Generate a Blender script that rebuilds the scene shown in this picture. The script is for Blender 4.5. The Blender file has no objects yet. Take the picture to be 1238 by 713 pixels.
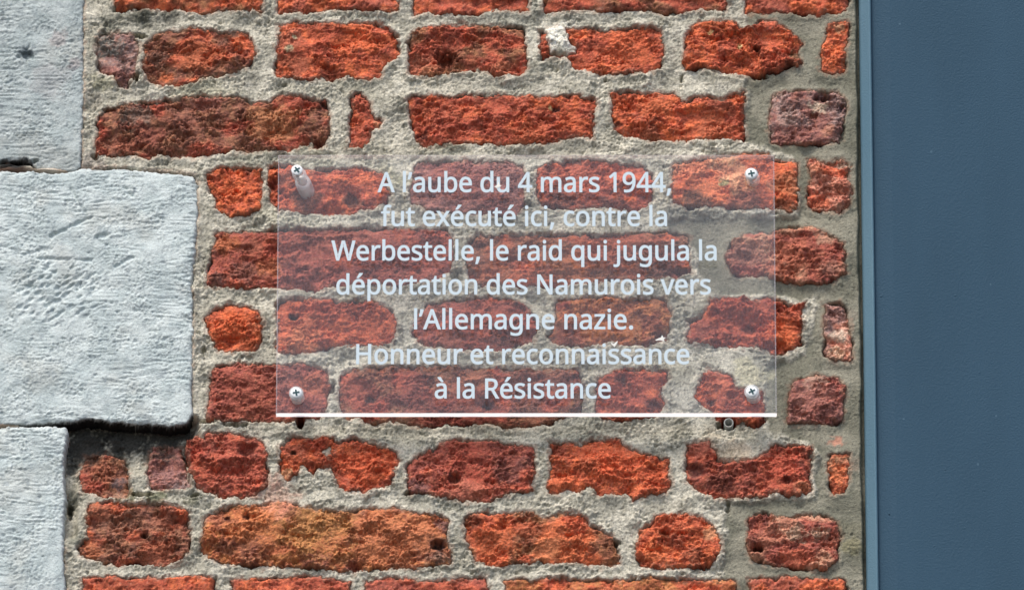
import bpy, math, random
import numpy as np
from mathutils.geometry import delaunay_2d_cdt

# ------------------------------------------------------------------ camera, sky, sun, exposure
# Wall units: 1 unit = 0.8 mm.  u = right, v = up, w = out of the wall towards the street.
S = 0.0008
ZC = 5.6                      # height of the centre of the plaque area above the pavement
TILT = math.radians(22.0)     # the viewer stands on the pavement and looks up
DIST = 13100.0                # camera distance in wall units (10.5 m)
FOC = 13100.0                 # focal length in photo pixels

scene = bpy.context.scene
COL = scene.collection

def world(u, v, w):
    return (u * S, -w * S, ZC + v * S)

cam_data = bpy.data.cameras.new("camera")
cam = bpy.data.objects.new("camera", cam_data)
COL.objects.link(cam)
cam.location = world(0.0, -DIST * math.sin(TILT), DIST * math.cos(TILT))
cam.rotation_euler = (math.pi / 2 + TILT, 0, 0)
cam_data.sensor_width = 36.0
cam_data.lens = FOC / 1238.0 * 36.0
cam_data.clip_start = 0.1
cam_data.clip_end = 2000.0
scene.camera = cam

SUN_EL = math.radians(57)
SUN_AZ = math.radians(-24)     # measured from straight in front of the wall, negative = from the left
wd = bpy.data.worlds.new("World")
scene.world = wd
wd.use_nodes = True
nt = wd.node_tree
nt.nodes.clear()
sky = nt.nodes.new("ShaderNodeTexSky")
sky.sky_type = 'NISHITA'
sky.sun_disc = False
sky.sun_elevation = SUN_EL
sky.sun_rotation = math.pi - SUN_AZ
sky.air_density = 1.0
sky.dust_density = 3.2
sky.ozone_density = 1.0
bg = nt.nodes.new("ShaderNodeBackground")
bg.inputs[1].default_value = 0.14
wo = nt.nodes.new("ShaderNodeOutputWorld")
nt.links.new(sky.outputs[0], bg.inputs[0])
nt.links.new(bg.outputs[0], wo.inputs[0])

sun_data = bpy.data.lights.new("sun", 'SUN')
sun_data.energy = 1.5
sun_data.angle = math.radians(14)
sun_data.color = (1.0, 0.93, 0.84)
sun = bpy.data.objects.new("sun", sun_data)
COL.objects.link(sun)
from mathutils import Vector
sdir = Vector((math.sin(SUN_AZ) * math.cos(SUN_EL), -math.cos(SUN_AZ) * math.cos(SUN_EL), math.sin(SUN_EL)))
sun.rotation_euler = sdir.to_track_quat('Z', 'Y').to_euler()
sun.location = (0, -5, 12)

scene.view_settings.view_transform = 'Standard'
scene.view_settings.look = 'None'
scene.view_settings.gamma = 1.0
scene.view_settings.use_curve_mapping = False
scene.view_settings.exposure = 0.55
scene.render.engine = 'CYCLES'
scene.cycles.max_bounces = 8
scene.cycles.transparent_max_bounces = 16

# ------------------------------------------------------------------ geometry helpers
def P(px, py, w=0.0):
    """the point of the plane at depth w that the photograph shows at px, py (wall units)"""
    a = (np.asarray(px, float) - 619.0) / FOC
    b = (356.5 - np.asarray(py, float)) / FOC
    st, ct = math.sin(TILT), math.cos(TILT)
    t = (DIST * ct - w) / (ct - b * st)
    return t * a, -DIST * st + t * (st + b * ct)

def poly(pts, w=0.0):
    p = np.array(pts, float)
    u, v = P(p[:, 0], p[:, 1], w)
    return np.stack([u, v], 1)

_rs = np.random.RandomState(7)
_perm = _rs.permutation(4096)
_ang = _rs.rand(4096) * 2 * np.pi
_gx, _gy = np.cos(_ang), np.sin(_ang)
_rv = _rs.rand(3, 4096)

def _h(ix, iy, seed):
    return _perm[(_perm[(ix + seed * 131) & 4095] + iy) & 4095]

def perlin(x, y, seed=0):
    x0 = np.floor(x).astype(np.int64); y0 = np.floor(y).astype(np.int64)
    fx = x - x0; fy = y - y0
    sx = fx * fx * fx * (fx * (fx * 6 - 15) + 10)
    sy = fy * fy * fy * (fy * (fy * 6 - 15) + 10)
    def g(dx, dy):
        h = _h(x0 + dx, y0 + dy, seed)
        return _gx[h] * (fx - dx) + _gy[h] * (fy - dy)
    a = g(0, 0) * (1 - sx) + g(1, 0) * sx
    b = g(0, 1) * (1 - sx) + g(1, 1) * sx
    return (a * (1 - sy) + b * sy) * 1.5

def fbm(x, y, lam, octs=3, seed=0, gain=0.5, stretch=1.0):
    r = 0.0; amp = 1.0; X = x / (lam * stretch); Y = y / lam
    for k in range(octs):
        r = r + amp * perlin(X, Y, seed + k * 17)
        X = X * 2.03 + 11.3; Y = Y * 2.03 + 5.7; amp *= gain
    return r

def pits(x, y, cell, seed, prob=0.5, rmin=0.15, rmax=0.4):
    """0..1 bowl shapes scattered at random"""
    X = x / cell; Y = y / cell
    x0 = np.floor(X).astype(np.int64); y0 = np.floor(Y).astype(np.int64)
    out = np.zeros_like(X)
    for dx in (-1, 0, 1):
        for dy in (-1, 0, 1):
            h = _h(x0 + dx, y0 + dy, seed)
            h2 = _h(x0 + dx + 77, y0 + dy + 31, seed + 3)
            cx = x0 + dx + _rv[0][h]; cy = y0 + dy + _rv[1][h]
            r = np.where(_rv[2][h2] < prob, rmin + (rmax - rmin) * _rv[0][h2] ** 2, 0.001)
            d = np.sqrt((X - cx) ** 2 * 0.7 + (Y - cy) ** 2 * 1.5) / r
            out = np.maximum(out, np.clip(1 - d * d, 0, 1))
    return out

def billow(x, y, lam, octs=2, seed=0, gain=0.6, stretch=1.0):
    """rounded grains divided by fine creases, about 0..1"""
    r = 0.0; amp = 1.0; X = x / (lam * stretch); Y = y / lam
    for k in range(octs):
        r = r + amp * np.abs(perlin(X, Y, seed + k * 13)) * 1.6
        X = X * 1.9 + 3.1; Y = Y * 1.9 + 7.7; amp *= gain
    return r

def grit(U, V, seed):
    """sand: independent grains a vertex or two across"""
    return perlin(U / 1.9, V / 1.9, seed) + .8 * perlin(U / 1.37 + 5, V / 1.37 + 9, seed + 1)

def sstep(a, b, x):
    t = np.clip((x - a) / (b - a), 0, 1)
    return t * t * (3 - 2 * t)

def sdist(x, y, pl):
    """signed distance to a polygon, positive inside"""
    d = np.full(x.shape, 1e9); ins = np.zeros(x.shape, bool)
    n = len(pl)
    for i in range(n):
        ax, ay = pl[i]; bx, by = pl[(i + 1) % n]
        ex, ey = bx - ax, by - ay
        t = np.clip(((x - ax) * ex + (y - ay) * ey) / (ex * ex + ey * ey + 1e-9), 0, 1)
        d = np.minimum(d, (x - ax - t * ex) ** 2 + (y - ay - t * ey) ** 2)
        c = (ay > y) != (by > y)
        if ey != 0:
            ins ^= c & (x < ex * (y - ay) / ey + ax)
    d = np.sqrt(d)
    return np.where(ins, d, -d)

def warp(x, y):
    a = fbm(x, y, 16.0, 2, 901) * 2.6 + fbm(x, y, 5.0, 3, 903, gain=.65) * 1.7
    b = fbm(x, y, 16.0, 2, 905) * 2.6 + fbm(x, y, 5.0, 3, 907, gain=.65) * 1.7
    return x + a, y + b

def lin(c):
    c = np.array(c, float) / 255.0
    return np.where(c <= 0.04045, c / 12.92, ((c + 0.055) / 1.055) ** 2.4)

def tag(o, label=None, cat=None, group=None, kind=None):
    if label: o["label"] = label
    if cat: o["category"] = cat
    if group: o["group"] = group
    if kind: o["kind"] = kind
    return o

def grid_mesh(name, U, V, W, keep, rgb, mat, parent, skirt=None):
    """a sheet of quads over the kept grid points, with its rim run back into the wall"""
    nv, nu = U.shape
    idx = -np.ones(U.shape, np.int64)
    q = keep[:-1, :-1] & keep[1:, :-1] & keep[:-1, 1:] & keep[1:, 1:]
    used = np.zeros(U.shape, bool)
    used[:-1, :-1] |= q; used[1:, :-1] |= q; used[:-1, 1:] |= q; used[1:, 1:] |= q
    n = int(used.sum()); idx[used] = np.arange(n)
    co = np.stack([U[used] * S, -W[used] * S, ZC + V[used] * S], 1)
    rgbv = rgb[used]
    a = idx[:-1, :-1][q]; b = idx[:-1, 1:][q]; c = idx[1:, 1:][q]; d = idx[1:, :-1][q]
    quads = np.stack([a, b, c, d], 1)
    if skirt is not None:
        qp = np.pad(q, 1)
        sk = []
        c0 = qp[1:-1, 1:-1]
        for (m, i0, i1) in ((c0 & ~qp[:-2, 1:-1], idx[:-1, 1:], idx[:-1, :-1]),
                            (c0 & ~qp[2:, 1:-1], idx[1:, :-1], idx[1:, 1:]),
                            (c0 & ~qp[1:-1, :-2], idx[:-1, :-1], idx[1:, :-1]),
                            (c0 & ~qp[1:-1, 2:], idx[1:, 1:], idx[:-1, 1:])):
            sk.append(np.stack([i0[m], i1[m]], 1))
        e = np.concatenate(sk)
        rim, inv = np.unique(e, return_inverse=True); inv = inv.reshape(e.shape)
        back = co[rim].copy(); back[:, 1] = -skirt * S
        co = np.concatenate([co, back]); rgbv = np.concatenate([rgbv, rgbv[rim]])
        quads = np.concatenate([quads, np.stack([e[:, 0], e[:, 1], n + inv[:, 1], n + inv[:, 0]], 1)])
    return mesh_obj(name, co, quads, rgbv, mat, parent)

def mesh_obj(name, co, quads, rgbv, mat, parent, smooth=True):
    me = bpy.data.meshes.new(name)
    me.vertices.add(len(co)); me.vertices.foreach_set("co", co.astype(np.float32).ravel())
    k = quads.shape[1]
    me.loops.add(len(quads) * k); me.loops.foreach_set("vertex_index", quads.astype(np.int32).ravel())
    me.polygons.add(len(quads))
    me.polygons.foreach_set("loop_start", np.arange(0, len(quads) * k, k, dtype=np.int32))
    me.polygons.foreach_set("use_smooth", np.full(len(quads), smooth))
    me.update(calc_edges=True)
    if rgbv is not None:
        at = me.color_attributes.new("tone", 'FLOAT_COLOR', 'POINT')
        at.data.foreach_set("color", np.concatenate([rgbv, np.ones((len(rgbv), 1))], 1).astype(np.float32).ravel())
    me.materials.append(mat)
    o = bpy.data.objects.new(name, me); COL.objects.link(o)
    if parent: o.parent = parent
    return o

def pymesh(name, verts, faces, mat, parent, smooth=False):
    me = bpy.data.meshes.new(name)
    me.from_pydata([world(*p) for p in verts], [], faces)
    me.update()
    if smooth:
        me.polygons.foreach_set("use_smooth", [True] * len(me.polygons))
    me.materials.append(mat)
    o = bpy.data.objects.new(name, me); COL.objects.link(o)
    if parent: o.parent = parent
    return o

def empty(name, loc=(0, 0, 0)):
    o = bpy.data.objects.new(name, None); COL.objects.link(o)
    o.empty_display_size = 0.1
    return o

# ------------------------------------------------------------------ materials
def new_mat(name):
    m = bpy.data.materials.new(name); m.use_nodes = True
    t = m.node_tree; b = t.nodes["Principled BSDF"]
    return m, t, b

def masonry(name, fine, strength, rough, speck):
    m, t, b = new_mat(name); N = t.nodes; L = t.links
    at = N.new("ShaderNodeAttribute"); at.attribute_name = "tone"
    tc = N.new("ShaderNodeTexCoord")
    n1 = N.new("ShaderNodeTexNoise"); n1.inputs["Scale"].default_value = fine; n1.inputs["Detail"].default_value = 4
    n1.inputs["Roughness"].default_value = 0.7
    L.new(tc.outputs["Object"], n1.inputs["Vector"])
    mr = N.new("ShaderNodeMapRange"); mr.inputs[1].default_value = 0.25; mr.inputs[2].default_value = 0.75
    mr.inputs[3].default_value = 1 - speck; mr.inputs[4].default_value = 1 + speck
    L.new(n1.outputs["Fac"], mr.inputs[0])
    mx = N.new("ShaderNodeVectorMath"); mx.operation = 'SCALE'
    L.new(at.outputs["Color"], mx.inputs[0]); L.new(mr.outputs[0], mx.inputs["Scale"])
    L.new(mx.outputs[0], b.inputs["Base Color"])
    n2 = N.new("ShaderNodeTexNoise"); n2.inputs["Scale"].default_value = fine * 0.8; n2.inputs["Detail"].default_value = 3
    L.new(tc.outputs["Object"], n2.inputs["Vector"])
    bp = N.new("ShaderNodeBump"); bp.inputs["Strength"].default_value = strength; bp.inputs["Distance"].default_value = 0.001
    L.new(n2.outputs["Fac"], bp.inputs["Height"]); L.new(bp.outputs[0], b.inputs["Normal"])
    b.inputs["Roughness"].default_value = rough
    b.inputs["Specular IOR Level"].default_value = 0.25
    return m

MAT_BRICK = masonry("fired_clay", 1000, 0.8, 0.9, 0.4)
MAT_MORTAR = masonry("lime_mortar", 1000, 0.8, 0.95, 0.3)
MAT_STONE = masonry("dressed_stone", 850, 0.7, 0.85, 0.2)

def plain(name, rgb, rough=0.5, spec=0.5, metal=0.0):
    m, t, b = new_mat(name)
    b.inputs["Base Color"].default_value = (*lin(rgb), 1)
    b.inputs["Roughness"].default_value = rough
    b.inputs["Metallic"].default_value = metal
    b.inputs["Specular IOR Level"].default_value = spec
    N = t.nodes; L = t.links
    n = N.new("ShaderNodeTexNoise"); n.inputs["Scale"].default_value = 600
    tc = N.new("ShaderNodeTexCoord"); L.new(tc.outputs["Object"], n.inputs["Vector"])
    bp = N.new("ShaderNodeBump"); bp.inputs["Strength"].default_value = 0.08; bp.inputs["Distance"].default_value = 0.0005
    L.new(n.outputs["Fac"], bp.inputs["Height"]); L.new(bp.outputs[0], b.inputs["Normal"])
    return m

MAT_VINYL = plain("white_lettering", (204, 219, 226), 0.6, 0.3)
MAT_HEAD = plain("screw_paint", (244, 248, 248), 0.4, 0.5)
MAT_CROSS = plain("screw_recess", (10, 64, 70), 0.5, 0.4)
MAT_RING = plain("grey_sleeve", (176, 178, 172), 0.4, 0.5)
MAT_FLECK = plain("white_paint_fleck", (236, 234, 226), 0.6, 0.3)

def acrylic():
    m = bpy.data.materials.new("clear_acrylic"); m.use_nodes = True
    t = m.node_tree; N = t.nodes; L = t.links; N.clear()
    tr = N.new("ShaderNodeBsdfTransparent"); tr.inputs[0].default_value = (0.998, 1, 1, 1)
    gl = N.new("ShaderNodeBsdfGlossy"); gl.inputs["Roughness"].default_value = 0.04
    gl.inputs[0].default_value = (1, 1, 1, 1)
    fr = N.new("ShaderNodeFresnel")
    # the sheet is crossed without bending the ray, so both of its faces reflect like air to acrylic
    ge = N.new("ShaderNodeNewGeometry"); io = N.new("ShaderNodeMapRange")
    io.inputs[3].default_value = 1.36; io.inputs[4].default_value = 1 / 1.36
    L.new(ge.outputs["Backfacing"], io.inputs[0]); L.new(io.outputs[0], fr.inputs[0])
    mx = N.new("ShaderNodeMixShader")
    L.new(fr.outputs[0], mx.inputs[0]); L.new(tr.outputs[0], mx.inputs[1]); L.new(gl.outputs[0], mx.inputs[2])
    # a thin pale diffuse film, hazing the sheet
    df = N.new("ShaderNodeBsdfDiffuse"); df.inputs[0].default_value = (0.82, 0.79, 0.76, 1)
    m2 = N.new("ShaderNodeMixShader")
    n = N.new("ShaderNodeTexNoise"); n.inputs["Scale"].default_value = 9
    tc = N.new("ShaderNodeTexCoord"); L.new(tc.outputs["Object"], n.inputs["Vector"])
    mr = N.new("ShaderNodeMapRange"); mr.inputs[1].default_value = 0.3; mr.inputs[2].default_value = 0.7
    mr.inputs[3].default_value = 0.001; mr.inputs[4].default_value = 0.013
    L.new(n.outputs["Fac"], mr.inputs[0]); L.new(mr.outputs[0], m2.inputs[0])
    L.new(mx.outputs[0], m2.inputs[1]); L.new(df.outputs[0], m2.inputs[2])
    o = N.new("ShaderNodeOutputMaterial"); L.new(m2.outputs[0], o.inputs[0])
    return m

def translucent(name, rgb, clear, trans=0.6):
    m = bpy.data.materials.new(name); m.use_nodes = True
    t = m.node_tree; N = t.nodes; L = t.links; N.clear()
    tl = N.new("ShaderNodeBsdfTranslucent"); tl.inputs[0].default_value = (*rgb, 1)
    df = N.new("ShaderNodeBsdfDiffuse"); df.inputs[0].default_value = (*rgb, 1)
    tr = N.new("ShaderNodeBsdfTransparent")
    m1 = N.new("ShaderNodeMixShader"); m1.inputs[0].default_value = trans
    L.new(df.outputs[0], m1.inputs[1]); L.new(tl.outputs[0], m1.inputs[2])
    m2 = N.new("ShaderNodeMixShader"); m2.inputs[0].default_value = clear
    L.new(m1.outputs[0], m2.inputs[1]); L.new(tr.outputs[0], m2.inputs[2])
    gl = N.new("ShaderNodeBsdfGlossy"); gl.inputs["Roughness"].default_value = 0.25
    m3 = N.new("ShaderNodeMixShader"); m3.inputs[0].default_value = 0.06
    L.new(m2.outputs[0], m3.inputs[1]); L.new(gl.outputs[0], m3.inputs[2])
    o = N.new("ShaderNodeOutputMaterial"); L.new(m3.outputs[0], o.inputs[0])
    return m

MAT_ACRYLIC = acrylic()
MAT_EDGE = translucent("frosted_sawn_edge", (0.96, 0.96, 0.96), 0.0, 0.9)
MAT_SIDE = translucent("polished_side_edge", (0.92, 0.87, 0.85), 0.8, 0.4)
MAT_WASHER = translucent("frosted_washer", (0.74, 0.77, 0.77), 0.35, 0.3)
MAT_SPACER = translucent("frosted_nylon", (0.93, 0.97, 0.97), 0.6, 0.35)

def paint(name, ca, cb):
    m, t, b = new_mat(name); N = t.nodes; L = t.links
    tc = N.new("ShaderNodeTexCoord")
    mp = N.new("ShaderNodeMapping"); mp.inputs["Scale"].default_value = (9, 1, 2.2)
    L.new(tc.outputs["Object"], mp.inputs["Vector"])
    n = N.new("ShaderNodeTexNoise"); n.inputs["Scale"].default_value = 2.0; n.inputs["Detail"].default_value = 5
    L.new(mp.outputs[0], n.inputs["Vector"])
    cr = N.new("ShaderNodeValToRGB")
    cr.color_ramp.elements[0].position = 0.3; cr.color_ramp.elements[0].color = (*lin(ca), 1)
    cr.color_ramp.elements[1].position = 0.75; cr.color_ramp.elements[1].color = (*lin(cb), 1)
    L.new(n.outputs["Fac"], cr.inputs[0])
    # light specks where the paint is chipped
    vo = N.new("ShaderNodeTexVoronoi"); vo.inputs["Scale"].default_value = 38
    L.new(tc.outputs["Object"], vo.inputs["Vector"])
    lt = N.new("ShaderNodeMath"); lt.operation = 'LESS_THAN'; lt.inputs[1].default_value = 0.045
    L.new(vo.outputs["Distance"], lt.inputs[0])
    mx = N.new("ShaderNodeMixRGB"); mx.inputs[2].default_value = (*lin((104, 134, 152)), 1)
    sc = N.new("ShaderNodeMath"); sc.operation = 'MULTIPLY'; sc.inputs[1].default_value = 0.3
    L.new(lt.outputs[0], sc.inputs[0]); L.new(sc.outputs[0], mx.inputs[0])
    L.new(cr.outputs[0], mx.inputs[1]); L.new(mx.outputs[0], b.inputs["Base Color"])
    n2 = N.new("ShaderNodeTexNoise"); n2.inputs["Scale"].default_value = 520; n2.inputs["Detail"].default_value = 3
    L.new(tc.outputs["Object"], n2.inputs["Vector"])
    bp = N.new("ShaderNodeBump"); bp.inputs["Strength"].default_value = 0.6; bp.inputs["Distance"].default_value = 0.0007
    L.new(n2.outputs["Fac"], bp.inputs["Height"]); L.new(bp.outputs[0], b.inputs["Normal"])
    b.inputs["Roughness"].default_value = 0.6
    b.inputs["Specular IOR Level"].default_value = 0.18
    return m
MAT_PAINT = paint("blue_grey_paint", (45, 74, 93), (50, 80, 100))
MAT_LIP = paint("lit_blue_grey_paint", (86, 118, 135), (100, 131, 146))  # the lip's catch of sky, painted as a paler blue grey

# ------------------------------------------------------------------ the bricks, outline by outline
PAL = {  # real brick colours: main, second, dark
    'o': ((210, 84, 40), (180, 66, 42), (112, 44, 36)),
    'r': ((190, 72, 50), (162, 58, 46), (100, 42, 42)),
    'c': ((174, 72, 60), (150, 62, 58), (98, 50, 56)),
    'b': ((154, 90, 66), (134, 72, 60), (98, 60, 56)),
    'm': ((158, 124, 120), (136, 100, 98), (92, 72, 74)),
    'v': ((158, 96, 90), (132, 76, 74), (86, 58, 64)),
    'y': ((184, 108, 56), (172, 84, 48), (124, 64, 46)),
    'p': ((206, 134, 112), (188, 106, 88), (140, 76, 66)),
}
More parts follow.
